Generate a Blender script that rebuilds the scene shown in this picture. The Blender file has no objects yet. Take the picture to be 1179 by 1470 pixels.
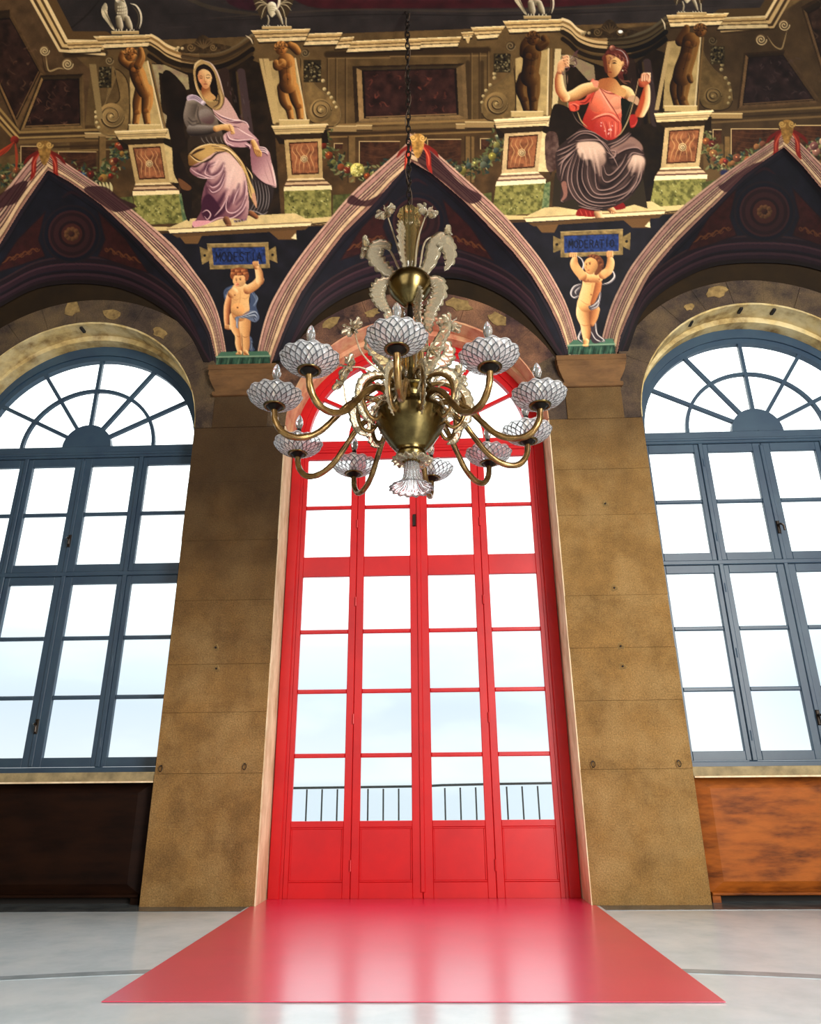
import bpy, bmesh, math, random
import numpy as np
from mathutils import Vector, Matrix

S = bpy.context.scene
random.seed(7)
# ------------------------------------------------------------------ camera
F_PX, PITCH, YAW, ROLL = 1014.916, 0.3710, 0.0328, 0.0087
CAM = np.array([0.1931, -8.6370, 1.2])
IMW, IMH = 1179, 1470
_cy, _sy = math.cos(YAW), math.sin(YAW); _cp, _sp = math.cos(PITCH), math.sin(PITCH); _cr, _sr = math.cos(ROLL), math.sin(ROLL)
_r0 = np.array([_cy, _sy, 0]); _f0 = np.array([-_sy, _cy, 0])
FWD = _cp*_f0+np.array([0, 0, _sp]); _u0 = -_sp*_f0+np.array([0, 0, _cp])
RGT = _cr*_r0-_sr*_u0; UPV = _sr*_r0+_cr*_u0
cam_d = bpy.data.cameras.new('camera'); cam = bpy.data.objects.new('camera', cam_d); S.collection.objects.link(cam)
cam_d.sensor_fit = 'VERTICAL'; cam_d.sensor_height = 24.0; cam_d.lens = 24.0*F_PX/IMH; cam_d.clip_start = 0.05; cam_d.clip_end = 2000
cam.matrix_world = Matrix(((RGT[0], UPV[0], -FWD[0], CAM[0]), (RGT[1], UPV[1], -FWD[1], CAM[1]), (RGT[2], UPV[2], -FWD[2], CAM[2]), (0, 0, 0, 1)))
S.camera = cam
# ------------------------------------------------------------------ world: bright hazy sky over a pale sea
W = bpy.data.worlds.new('sky'); S.world = W; W.use_nodes = True
nt = W.node_tree; nt.nodes.clear()
o = nt.nodes.new('ShaderNodeOutputWorld'); bg = nt.nodes.new('ShaderNodeBackground'); tc = nt.nodes.new('ShaderNodeTexCoord')
sep = nt.nodes.new('ShaderNodeSeparateXYZ'); rmp = nt.nodes.new('ShaderNodeValToRGB'); ns = nt.nodes.new('ShaderNodeTexNoise'); mp = nt.nodes.new('ShaderNodeMapping'); mx = nt.nodes.new('ShaderNodeMix'); mx.data_type = 'RGBA'
nt.links.new(tc.outputs['Generated'], sep.inputs[0]); nt.links.new(sep.outputs['Z'], rmp.inputs[0])
cr = rmp.color_ramp; cr.elements[0].position = 0.0; cr.elements[0].color = (0.82, 0.94, 1.04, 1); cr.elements[1].position = 0.6; cr.elements[1].color = (4.2, 4.3, 4.3, 1)
e = cr.elements.new(0.01); e.color = (0.98, 1.05, 1.06, 1); e = cr.elements.new(0.10); e.color = (0.82, 0.94, 1.10, 1); e = cr.elements.new(0.18); e.color = (1.0, 1.14, 1.24, 1); e = cr.elements.new(0.27); e.color = (2.0, 2.12, 2.15, 1)
mp.inputs['Scale'].default_value = (3.0, 3.0, 9.0); nt.links.new(tc.outputs['Generated'], mp.inputs[0]); nt.links.new(mp.outputs[0], ns.inputs['Vector']); ns.inputs['Scale'].default_value = 1.6; ns.inputs['Detail'].default_value = 4
mr = nt.nodes.new('ShaderNodeMapRange'); mr.inputs[1].default_value = 0.5; mr.inputs[2].default_value = 0.75; mr.inputs[4].default_value = 0.5; nt.links.new(ns.outputs['Fac'], mr.inputs[0])
nt.links.new(mr.outputs[0], mx.inputs[0]); nt.links.new(rmp.outputs[0], mx.inputs[6]); mx.inputs[7].default_value = (1.2, 1.3, 1.32, 1)
nt.links.new(mx.outputs[2], bg.inputs[0]); bg.inputs[1].default_value = 1.0; nt.links.new(bg.outputs[0], o.inputs[0])
# ------------------------------------------------------------------ lamps: key daylight from behind at the right, plus an added fill lamp
def area(name, loc, target, sx, sy, power, col):
    l = bpy.data.lights.new(name, 'AREA'); l.shape = 'RECTANGLE'; l.size = sx; l.size_y = sy; l.energy = power; l.color = col
    ob = bpy.data.objects.new(name, l); S.collection.objects.link(ob); ob.location = loc
    ob.rotation_euler = (Vector(target)-Vector(loc)).to_track_quat('-Z', 'Y').to_euler(); return ob
area('rear_key_daylight', (7.6, -12.6, 4.6), (0.5, 0, 3.6), 5.0, 7.5, 2900, (1.0, 0.97, 0.91))
area('added_fill_lamp', (-3.0, -12.6, 5.2), (0, 0, 4.0), 9.0, 6.0, 560, (1.0, 0.97, 0.92))  # fill lamp added in front of the closed rear wall, no source there
S.view_settings.view_transform = 'Standard'; S.view_settings.look = 'None'; S.view_settings.gamma = 1.0; S.view_settings.use_curve_mapping = False
S.view_settings.exposure = 0.0
S.cycles.max_bounces = 12; S.cycles.transmission_bounces = 12; S.cycles.transparent_max_bounces = 16; S.cycles.sample_clamp_indirect = 4.0; S.cycles.caustics_refractive = False; S.cycles.caustics_reflective = False
# ------------------------------------------------------------------ materials
def srgb(r, g, b):
    f = lambda c: (c/255/12.92) if c/255 <= 0.04045 else ((c/255+0.055)/1.055)**2.4
    return (f(r), f(g), f(b), 1)
def node(nt, t, **k):
    n = nt.nodes.new(t)
    for a, v in k.items(): setattr(n, a, v)
    return n
def mat(name, col, rough=0.6, metal=0.0, var=None, scale=6.0, bump=0.0, bscale=40.0, spec=0.5, coord='Object', stretch=None, det=5):
    """var: second colour mixed in by noise"""
    m = bpy.data.materials.new(name); m.use_nodes = True; nt = m.node_tree; b = nt.nodes['Principled BSDF']
    b.inputs['Base Color'].default_value = col; b.inputs['Roughness'].default_value = rough; b.inputs['Metallic'].default_value = metal; b.inputs['Specular IOR Level'].default_value = spec
    vec = None
    if var or bump:
        tcn = node(nt, 'ShaderNodeTexCoord'); vec = tcn.outputs[coord]
        if stretch:
            mpn = node(nt, 'ShaderNodeMapping'); mpn.inputs['Scale'].default_value = stretch; nt.links.new(vec, mpn.inputs[0]); vec = mpn.outputs[0]
    if var:
        vs = var if isinstance(var[0], (tuple, list)) else [var]
        prev = None
        for i, v in enumerate(vs):
            n = node(nt, 'ShaderNodeTexNoise'); n.inputs['Scale'].default_value = scale*(1 if i == 0 else 0.31*(1+i)); n.inputs['Detail'].default_value = det; n.inputs['Roughness'].default_value = 0.62; nt.links.new(vec, n.inputs['Vector'])
            r = node(nt, 'ShaderNodeMapRange'); r.inputs[1].default_value = 0.38+0.06*i; r.inputs[2].default_value = 0.66+0.03*i; nt.links.new(n.outputs['Fac'], r.inputs[0])
            x = node(nt, 'ShaderNodeMix', data_type='RGBA'); nt.links.new(r.outputs[0], x.inputs[0])
            if prev is None: x.inputs[6].default_value = col
            else: nt.links.new(prev, x.inputs[6])
            x.inputs[7].default_value = v; prev = x.outputs[2]
        nt.links.new(prev, b.inputs['Base Color'])
    if bump:
        n = node(nt, 'ShaderNodeTexNoise'); n.inputs['Scale'].default_value = bscale; n.inputs['Detail'].default_value = 6; n.inputs['Roughness'].default_value = 0.7; nt.links.new(vec, n.inputs['Vector'])
        bp = node(nt, 'ShaderNodeBump'); bp.inputs['Strength'].default_value = bump; bp.inputs['Distance'].default_value = 0.02; nt.links.new(n.outputs['Fac'], bp.inputs['Height']); nt.links.new(bp.outputs[0], b.inputs['Normal'])
    return m
def glass_pane_mat(name):
    m = bpy.data.materials.new(name); m.use_nodes = True; nt = m.node_tree; nt.nodes.clear()
    o = node(nt, 'ShaderNodeOutputMaterial'); t = node(nt, 'ShaderNodeBsdfTransparent'); t.inputs[0].default_value = (0.97, 0.99, 0.985, 1); g = node(nt, 'ShaderNodeBsdfGlossy'); g.inputs['Roughness'].default_value = 0.3
    x = node(nt, 'ShaderNodeMixShader'); x.inputs[0].default_value = 0.015; nt.links.new(t.outputs[0], x.inputs[1]); nt.links.new(g.outputs[0], x.inputs[2]); nt.links.new(x.outputs[0], o.inputs[0]); return m
def glass_mat(name, col, rough=0.03, metal=0.0, trans=1.0):
    # old blown glass: mostly clear with a milky share
    m = bpy.data.materials.new(name); m.use_nodes = True; b = m.node_tree.nodes['Principled BSDF']
    b.inputs['Base Color'].default_value = col; b.inputs['Roughness'].default_value = rough; b.inputs['Transmission Weight'].default_value = trans; b.inputs['IOR'].default_value = 1.46; b.inputs['Metallic'].default_value = metal
    return m
M = {}
# ------------------------------------------------------------------ geometry helpers
class MB:
    """collects simple solids, builds ONE mesh object"""
    def __init__(s): s.v = []; s.f = []; s.m = []
    def add(s, v, f, mi=0):
        o = len(s.v); s.v += [tuple(map(float, p)) for p in v]; s.f += [tuple(i+o for i in q) for q in f]; s.m += [mi]*len(f)
    def box(s, x0, x1, y0, y1, z0, z1, mi=0, c=0.0):
        if c <= 0:
            v = [(x0, y0, z0), (x1, y0, z0), (x1, y1, z0), (x0, y1, z0), (x0, y0, z1), (x1, y0, z1), (x1, y1, z1), (x0, y1, z1)]
            s.add(v, [(0, 3, 2, 1), (4, 5, 6, 7), (0, 1, 5, 4), (1, 2, 6, 5), (2, 3, 7, 6), (3, 0, 4, 7)], mi)
        else:  # front edges chamfered (front = low y)
            v = [(x0+c, y0, z0+c), (x1-c, y0, z0+c), (x1-c, y0, z1-c), (x0+c, y0, z1-c), (x0, y0+c, z0), (x1, y0+c, z0), (x1, y0+c, z1), (x0, y0+c, z1), (x0, y1, z0), (x1, y1, z0), (x1, y1, z1), (x0, y1, z1)]
            s.add(v, [(0, 1, 2, 3), (4, 5, 1, 0), (5, 6, 2, 1), (6, 7, 3, 2), (7, 4, 0, 3), (8, 9, 5, 4), (9, 10, 6, 5), (10, 11, 7, 6), (11, 8, 4, 7), (11, 10, 9, 8)], mi)
        return s
    def prism(s, poly, y0, y1, mi=0):
        """polygon in x,z (counter-clockwise seen from -y) extruded along y"""
        n = len(poly); v = [(x, y0, z) for x, z in poly]+[(x, y1, z) for x, z in poly]
        f = [tuple(range(n)), tuple(range(2*n-1, n-1, -1))]+[(i+n, (i+1) % n+n, (i+1) % n, i) for i in range(n)]
        s.add(v, f, mi); return s
    def ring(s, cx, cz, inner, outer, a0, a1, y0, y1, n=24, mi=0):
        """arch band; inner/outer = (rx, rz)"""
        v = []; f = []
        for i in range(n+1):
            a = a0+(a1-a0)*i/n; c, d = math.cos(a), math.sin(a)
            for r, y in ((inner, y0), (outer, y0), (outer, y1), (inner, y1)): v.append((cx+r[0]*c, y, cz+r[1]*d))
        for i in range(n):
            k = 4*i
            for j in range(4): f.append((k+j, k+(j+1) % 4, k+4+(j+1) % 4, k+4+j))
        f += [(3, 2, 1, 0), (4*n, 4*n+1, 4*n+2, 4*n+3)]
        s.add(v, f, mi); return s
    def tube(s, pts, rad, n=10, mi=0, twist=0.0, ridge=0.0, nr=5, cap=True):
        pts = [Vector(p) for p in pts]; rad = rad if hasattr(rad, '__len__') else [rad]*len(pts)
        v = []; f = []; t0 = (pts[1]-pts[0]).normalized(); up = Vector((0, 0, 1)) if abs(t0.z) < 0.9 else Vector((1, 0, 0)); nrm = (up-t0*up.dot(t0)).normalized()
        for i, p in enumerate(pts):
            t = (pts[min(i+1, len(pts)-1)]-pts[max(i-1, 0)]).normalized(); nrm = (nrm-t*nrm.dot(t)).normalized(); bn = t.cross(nrm)
            for j in range(n):
                a = 2*math.pi*j/n; r = rad[i]*(1+ridge*math.cos(nr*(a+twist*i))); v.append(p+nrm*(r*math.cos(a))+bn*(r*math.sin(a)))
        for i in range(len(pts)-1):
            for j in range(n): f.append((i*n+j, i*n+(j+1) % n, (i+1)*n+(j+1) % n, (i+1)*n+j))
        if cap: f += [tuple(range(n-1, -1, -1)), tuple(range((len(pts)-1)*n, len(pts)*n))]
        s.add(v, f, mi); return s
    def lathe(s, prof, n=32, c=(0, 0, 0), mi=0, mod=None, closed=False):
        """prof: (r, z) list, turned round the z axis through c. mod(r, z, angle, i) -> r, z"""
        v = []; f = []; m = len(prof)
        for i, (r, z) in enumerate(prof):
            for j in range(n):
                a = 2*math.pi*j/n; rr, zz = mod(r, z, a, i) if mod else (r, z); v.append((c[0]+rr*math.cos(a), c[1]+rr*math.sin(a), c[2]+zz))
        for i in range(m-1 if not closed else m):
            k = (i+1) % m
            for j in range(n): f.append((i*n+j, i*n+(j+1) % n, k*n+(j+1) % n, k*n+j))
        s.add(v, f, mi); return s
    def build(s, name, mats, parent=None, smooth=False, loc=None, auto=None):
        me = bpy.data.meshes.new(name); me.from_pydata(s.v, [], s.f); mats = mats if isinstance(mats, (list, tuple)) else [mats]
        for m in mats: me.materials.append(m)
        if len(mats) > 1: me.polygons.foreach_set('material_index', s.m)
        bm = bmesh.new(); bm.from_mesh(me); bmesh.ops.recalc_face_normals(bm, faces=bm.faces); bm.to_mesh(me); bm.free()
        if smooth:
            me.polygons.foreach_set('use_smooth', [True]*len(me.polygons))
            if auto: me.set_sharp_from_angle(angle=auto)
        me.update(); o = bpy.data.objects.new(name, me); S.collection.objects.link(o)
        if parent is not None: o.parent = parent
        if loc is not None: o.location = loc
        return o
def empty(name, loc=(0, 0, 0), rz=0.0):
    o = bpy.data.objects.new(name, None); S.collection.objects.link(o); o.location = loc; o.rotation_euler = (0, 0, rz); o.empty_display_size = 0.2; return o
def tag(o, label=None, cat=None, group=None, kind=None):
    for k, v in (('label', label), ('category', cat), ('group', group), ('kind', kind)):
        if v: o[k] = v
    return o
def share(src, name, parent, loc=None, mw=None):
    o = bpy.data.objects.new(name, src.data); S.collection.objects.link(o); o.parent = parent
    if loc is not None: o.location = loc
    if mw is not None: o.matrix_local = mw
    return o
def smooth_path(pts, n=8):
    p = [Vector(q) for q in pts]; p = [p[0]*2-p[1]]+p+[p[-1]*2-p[-2]]; out = []
    for i in range(1, len(p)-2):
        for k in range(n):
            t = k/n; a, b, c, d = p[i-1], p[i], p[i+1], p[i+2]
            out.append(0.5*((2*b)+(c-a)*t+(2*a-5*b+4*c-d)*t*t+(3*b-a-3*c+d)*t**3))
    out.append(p[-2]); return out
PI = math.pi
BAY = 4.85          # distance between bay centres
SPR = 5.88          # springing of the arches
VA, VB, VZ = 2.8, 2.4, 6.87   # cove of the vault: quarter ellipse, depth, rise, springing
# ------------------------------------------------------------------ materials of the hall
def stone_mat(name, base, v1, v2, dark_z=None):
    m = mat(name, base, rough=0.85, var=[v1, v2], scale=2.6, bump=0.9, bscale=46, spec=0.25, det=9)
    nt = m.node_tree; b = nt.nodes['Principled BSDF']; src = b.inputs['Base Color'].links[0].from_socket; tcn = node(nt, 'ShaderNodeTexCoord')
    # fine pitting and pale scratches
    vo = node(nt, 'ShaderNodeTexNoise'); vo.inputs['Scale'].default_value = 62; vo.inputs['Detail'].default_value = 5; vo.inputs['Roughness'].default_value = .75; nt.links.new(tcn.outputs['Object'], vo.inputs['Vector'])
    r = node(nt, 'ShaderNodeMapRange'); r.inputs[1].default_value = 0.35; r.inputs[2].default_value = 0.7; r.inputs[3].default_value = 0.5; r.inputs[4].default_value = 1.38; nt.links.new(vo.outputs['Fac'], r.inputs[0])
    mu = node(nt, 'ShaderNodeMix', data_type='RGBA', blend_type='MULTIPLY'); mu.inputs[0].default_value = 0.85; nt.links.new(src, mu.inputs[6]); nt.links.new(r.outputs[0], mu.inputs[7])
    mp = node(nt, 'ShaderNodeMapping'); mp.inputs['Scale'].default_value = (9, 9, 2.2); nt.links.new(tcn.outputs['Object'], mp.inputs[0])
    n2 = node(nt, 'ShaderNodeTexNoise'); n2.inputs['Scale'].default_value = 2.4; n2.inputs['Detail'].default_value = 8; n2.inputs['Roughness'].default_value = 0.75; nt.links.new(mp.outputs[0], n2.inputs['Vector'])
    r2 = node(nt, 'ShaderNodeMapRange'); r2.inputs[1].default_value = 0.665; r2.inputs[2].default_value = 0.72; r2.inputs[4].default_value = 0.75; nt.links.new(n2.outputs['Fac'], r2.inputs[0])
    x2 = node(nt, 'ShaderNodeMix', data_type='RGBA'); nt.links.new(r2.outputs[0], x2.inputs[0]); nt.links.new(mu.outputs[2], x2.inputs[6]); x2.inputs[7].default_value = srgb(205, 180, 130)
    out = x2.outputs[2]
    if dark_z:  # old soot and damp stain spreading down from the capital, ragged edge
        sp = node(nt, 'ShaderNodeSeparateXYZ'); nt.links.new(tcn.outputs['Object'], sp.inputs[0]); n3 = node(nt, 'ShaderNodeTexNoise'); n3.inputs['Scale'].default_value = 0.9; n3.inputs['Detail'].default_value = 6; nt.links.new(tcn.outputs['Object'], n3.inputs['Vector'])
        ad = node(nt, 'ShaderNodeMath', operation='MULTIPLY_ADD'); ad.inputs[1].default_value = 2.6; nt.links.new(n3.outputs['Fac'], ad.inputs[0]); nt.links.new(sp.outputs['Z'], ad.inputs[2])
        r3 = node(nt, 'ShaderNodeMapRange'); r3.inputs[1].default_value = dark_z[0]+1.3; r3.inputs[2].default_value = dark_z[1]+1.3; r3.inputs[4].default_value = dark_z[2]; nt.links.new(ad.outputs[0], r3.inputs[0])
        x3 = node(nt, 'ShaderNodeMix', data_type='RGBA'); nt.links.new(r3.outputs[0], x3.inputs[0]); nt.links.new(out, x3.inputs[6]); x3.inputs[7].default_value = srgb(52, 38, 26); out = x3.outputs[2]
    nt.links.new(out, b.inputs['Base Color']); return m
M['stone'] = stone_mat('ochre_stone', srgb(150, 114, 64), srgb(122, 92, 50), srgb(162, 130, 82), (4.2, 6.6, 0.7))
M['stone_sooty'] = stone_mat('sooty_ochre_stone', srgb(146, 110, 62), srgb(116, 86, 48), srgb(158, 126, 80), (2.2, 5.0, 0.84))
M['voussoir'] = stone_mat('grey_brown_stone', srgb(86, 70, 57), srgb(48, 40, 38), srgb(112, 92, 64))
M['voussoir_mottled'] = stone_mat('damp_mottled_stone', srgb(82, 58, 54), srgb(20, 19, 25), srgb(146, 104, 76))
M['capital'] = mat('carved_brown_stone', srgb(116, 84, 52), 0.85, var=srgb(92, 66, 42), scale=3, bump=0.4, bscale=40, stretch=(1, 1, 2.5), spec=0.25)
M['soffit_yellow'] = mat('yellowed_plaster', srgb(196, 172, 116), 0.9, var=[srgb(120, 96, 60), srgb(206, 190, 146)], scale=4, bump=0.5, bscale=18, spec=0.2)
M['soffit_pink'] = mat('pink_plaster', srgb(204, 148, 118), 0.9, var=[srgb(176, 104, 78), srgb(206, 168, 124)], scale=5, bump=0.5, bscale=20, spec=0.2)
M['jamb'] = mat('cream_plaster', srgb(226, 204, 170), 0.85, var=srgb(196, 168, 132), scale=7, bump=0.35, bscale=25, spec=0.2, stretch=(1, 1, .4))
M['brown_wall'] = mat('brown_painted_plaster', srgb(40, 28, 13), 0.9, var=srgb(30, 21, 11), scale=2, spec=0.2)
M['plain_vault'] = mat('dim_painted_plaster', srgb(80, 62, 40), 0.9, var=srgb(52, 40, 30), scale=1.2, spec=0.2)
M['dark_hole'] = mat('dark_hole', srgb(24, 18, 14), 0.9)
M['iron'] = mat('wrought_iron', srgb(44, 38, 34), 0.5, 0.8)
M['pane'] = glass_pane_mat('window_glass')

# ------------------------------------------------------------------ floor
mf = mat('polished_pale_floor', srgb(212, 223, 230), 0.17, var=[srgb(198, 211, 218), srgb(222, 230, 234)], scale=3.0, bump=0.02, bscale=12, spec=0.8)
fl = MB().box(-9, 9, -13, 1.1, -0.2, 0.0).build('floor', mf); tag(fl, 'pale grey polished stone floor of the hall', None, None, 'structure')
bdr = mat('dark_stone_border', srgb(92, 98, 100), 0.25, var=srgb(60, 66, 70), scale=5)
for x0, x1, y0 in ((-9, -1.9, -0.30), (1.9, 9, -0.30)):
    MB().box(x0, x1, y0, 0.62, 0.0, 0.004).build('border_strip', bdr, fl)
# curved dark inlay on both sides of the carpet (a wide arc)
b = MB(); R0 = 12.2; cyy = -2.80-R0
inl = mat('grey_inlay_stone', srgb(158, 168, 174), 0.2, var=srgb(136, 148, 154), scale=5)
for i in range(96):
    a0, a1 = (PI/2+0.75)-1.5*i/96, (PI/2+0.75)-1.5*(i+1)/96
    if abs(R0*math.cos(a0)) < 1.5: continue
    q = [(R0*math.cos(a0)+0.02, cyy+R0*math.sin(a0)), (R0*math.cos(a1)+0.02, cyy+R0*math.sin(a1)), ((R0+.12)*math.cos(a1)+0.02, cyy+(R0+.12)*math.sin(a1)), ((R0+.12)*math.cos(a0)+0.02, cyy+(R0+.12)*math.sin(a0))]
    b.add([(x, y, 0.0) for x, y in q]+[(x, y, 0.003) for x, y in q], [(3, 2, 1, 0), (4, 5, 6, 7), (0, 1, 5, 4), (1, 2, 6, 5), (2, 3, 7, 6), (3, 0, 4, 7)])
b.build('curved_inlay', inl, fl)

# ------------------------------------------------------------------ unseen side and rear walls, added to narrow the light; right rear left open
mw_ = mat('added_wall_plaster', srgb(150, 128, 92), 0.9, var=srgb(120, 100, 70), scale=.8, spec=.2)
for nm, b_ in (('added_wall_left', (-9.3, -9, -13.3, 1.1, 0, 9.6)), ('added_wall_right', (9, 9.3, -13, 1.1, 0, 9.6)), ('added_wall_back', (-9.3, 3.4, -13.3, -13, 0, 9.6))):
    tag(MB().box(*b_).build(nm, mw_), 'plain plastered wall, unseen, added to narrow the light', None, None, 'structure')
# ------------------------------------------------------------------ window wall: piers of stone blocks, arches of voussoirs
wall = MB()
for hx in (-2*BAY, -BAY, 0, BAY, 2*BAY):       # plaster behind the arches, one opening per bay
    n = 28; v = []; f = []
    for i in range(n+1):
        a = PI*i/n; c, d = math.cos(a), math.sin(a); t = min(2.425/abs(c) if abs(c) > 1e-6 else 1e9, 3.3/d if d > 1e-6 else 1e9)
        v += [(hx+2.0*c, 0.03, SPR+2.0*d), (hx+t*c, 0.03, SPR+t*d), (hx+t*c, 0.7, SPR+t*d), (hx+2.0*c, 0.7, SPR+2.0*d)]
    for i in range(n):
        k = 4*i; f += [(k, k+1, k+5, k+4), (k+3, k+7, k+6, k+2), (k, k+4, k+7, k+3)]
    wall.add(v, f)
wall = wall.build('wall_front', M['brown_wall']); tag(wall, 'arched stone wall with three tall window bays', None, None, 'structure')
COURSES = {-1: [0, 1.365, 2.05, 2.62, 3.42, 4.22, 5.05, 5.88], 1: [0, 1.37, 2.13, 2.75, 3.40, 4.47, 5.12, 5.88]}
for px in (-3*BAY/2, -2.457, 2.457, 3*BAY/2):
    zs = COURSES[-1 if px < 0 else 1]
    for i in range(len(zs)-1):
        dx = random.uniform(-.004, .004)
        MB().box(px-0.633+dx, px+0.633+dx, random.uniform(-.002, .0015), 0.75, zs[i]+.0008, zs[i+1]-.0008, c=0.0035).build('stone_block', M['stone_sooty'] if px < 0 else M['stone'], wall)
AR = ((1.824, 1.762), (1.765, 1.835))   # clear opening: door bay, window bays
for hx in (-BAY, 0, BAY):
    nv = 13; ax, az = AR[hx != 0]
    for i in range(nv):
        a0, a1 = PI*i/nv+.0012, PI*(i+1)/nv-.0012
        MB().ring(hx, SPR, AR[hx != 0], (2.22, 2.20+.03*(hx != 0)), a0, a1, random.uniform(-.004, .003), 0.75, 5).build('voussoir', M['voussoir_mottled'] if (hx == 0 and 1 < i < nv-1) else M['voussoir'], wall)
    ms = M['soffit_pink'] if hx == 0 else M['soffit_yellow']
    MB().ring(hx, SPR, (ax-.04, az-.12), (ax, az-.03), .02, PI-.02, 0.30, 0.56, 30).build('arch_soffit', ms, wall)
    MB().ring(hx, SPR, (ax-.012, az-.032), (ax+.001, az+.001), .01, PI-.01, 0.004, 0.31, 30).build('arch_soffit', ms, wall)
    for s in ((-1, 1) if hx == 0 else ()):
        x = hx+s*(ax+.003)
        MB().box(min(x, x-s*.016), max(x, x-s*.016), 0.003, 0.56, 0.0, SPR).build('jamb_plaster', M['jamb'], wall)
# necks and capitals over the piers
for k, px in enumerate((-2.46, 2.46)):
    MB().box(px-.385, px+.385, -.016, .05, 5.875, 6.362, c=.003).build('pier_neck', M['stone_sooty'] if k == 0 else M['stone'], wall)
    c = MB(); x = px
    prof = [(.40, .05, 6.36), (.415, .065, 6.37), (.415, .065, 6.42), (.385, .035, 6.43), (.39, .04, 6.47), (.42, .07, 6.52), (.455, .10, 6.60), (.465, .11, 6.66), (.475, .12, 6.67), (.475, .12, 6.74), (.485, .13, 6.745), (.485, .13, 6.82)]
    v = []; f = []
    for (w, d, z) in prof: v += [(x-w, -d, z), (x+w, -d, z), (x+w, .1, z), (x-w, .1, z)]
    for i in range(len(prof)-1):
        q = 4*i; f += [(q, q+1, q+5, q+4), (q+1, q+2, q+6, q+5), (q+3, q, q+4, q+7)]
    f += [(0, 3, 2, 1), tuple(4*(len(prof)-1)+j for j in range(4))]
    c.add(v, f); c.build('capital', M['capital'], wall)
# loss patches of pale plaster clinging to the arches
mpch = mat('old_pale_plaster', srgb(150, 124, 78), 0.95, var=srgb(104, 84, 54), scale=9, bump=0.4, bscale=40, spec=0.15)
def patch(hx, ang, r, w, h, seed):
    rg = random.Random(seed); n = 12; pts = []
    for i in range(n):
        a = 2*PI*i/n; k = rg.uniform(.65, 1.1); u, v = w*math.cos(a)*k, h*math.sin(a)*k
        rr = min(max(r+v, 1.84), 2.22); t = ang-u/r; pts.append((hx+rr*math.cos(t), SPR+rr*math.sin(t)))
    MB().prism(pts, -.010, -.001).build('plaster_patch', mpch, wall)
for hx, an, r, w, h in ((-BAY, 1.72, 2.1, .13, .14), (-BAY, 1.42, 1.98, .16, .10), (-BAY, .98, 1.93, .13, .10), (0, 2.2, 2.1, .16, .10), (0, 1.25, 2.05, .22, .12), (0, .95, 2.04, .17, .12), (0, 1.9, 1.95, .12, .07), (BAY, 1.78, 2.08, .17, .10), (BAY, 2.02, 1.98, .08, .07)):
    patch(hx, an, r, w, h, int(an*100))
# putlog holes under the soffits, bolt holes in the piers
for hx, an in ((BAY, 1.62), (BAY, 1.36), (BAY, 2.05), (-BAY, 1.66), (0, 2.5)):
    MB().box(-.02, .02, 0, .12, -.012, .03).build('putlog_hole', M['dark_hole'], wall, loc=(hx+1.81*math.cos(an), .05, SPR+1.80*math.sin(an)-.02))
for x, z in ((-2.506, 2.82), (-2.474, 2.565), (2.435, 2.765), (2.432, 2.525), (2.44, 3.49), (2.45, 4.62)):
    MB().lathe([(.004, -.004), (.03, -.004), (.042, .0), (.03, .006)], 9, mod=lambda r, z, a, i: (r*(1+.25*math.sin(3*a+x)), z)).build('bolt_hole_scar', mpch, wall, loc=(x, -.004, z)).rotation_euler = (PI/2, 0, 0)
    MB().lathe([(.0005, .0), (.013, .0), (.013, .004), (.0005, .006)], 8).build('bolt_hole', M['dark_hole'], wall, loc=(x, -.009, z)).rotation_euler = (PI/2, 0, 0)

# ------------------------------------------------------------------ vault
def cove_pt(X, ph, off=0.0): return (X, -VA+(VA+off)*math.cos(ph), VZ+(VB+off)*math.sin(ph))
def unproject(px, py):
    """rays through canvas points meet the cove (or the flat ceiling beyond it)"""
    d = ((px-IMW/2)/F_PX)[..., None]*RGT+((IMH/2-py)/F_PX)[..., None]*UPV+FWD
    ey, ez = (CAM[1]+VA)/VA, (CAM[2]-VZ)/VB; dy, dz = d[..., 1]/VA, d[..., 2]/VB
    A = dy*dy+dz*dz; B = dy*ey+dz*ez; c = ey*ey+ez*ez-1; disc = np.maximum(B*B-A*c, 0)
    t = (-B+np.sqrt(disc))/A; P = CAM+t[..., None]*d
    t2 = (VZ+VB-CAM[2])/d[..., 2]; P2 = CAM+t2[..., None]*d
    flat = (B*B-A*c < 0) | (P[..., 1] < -VA)
    P = np.where(flat[..., None], P2, P); return P, (P[..., 2] >= VZ-.02)
def project(P):
    d = np.asarray(P)-CAM; z = d@FWD; return IMW/2+F_PX*(d@RGT)/z, IMH/2-F_PX*(d@UPV)/z
def wall_pt(px, py, Y=0.0):
    d = ((np.asarray(px, float)-IMW/2)/F_PX)[..., None]*RGT+((IMH/2-np.asarray(py, float))/F_PX)[..., None]*UPV+FWD
    return CAM+((Y-CAM[1])/d[..., 1])[..., None]*d
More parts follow.
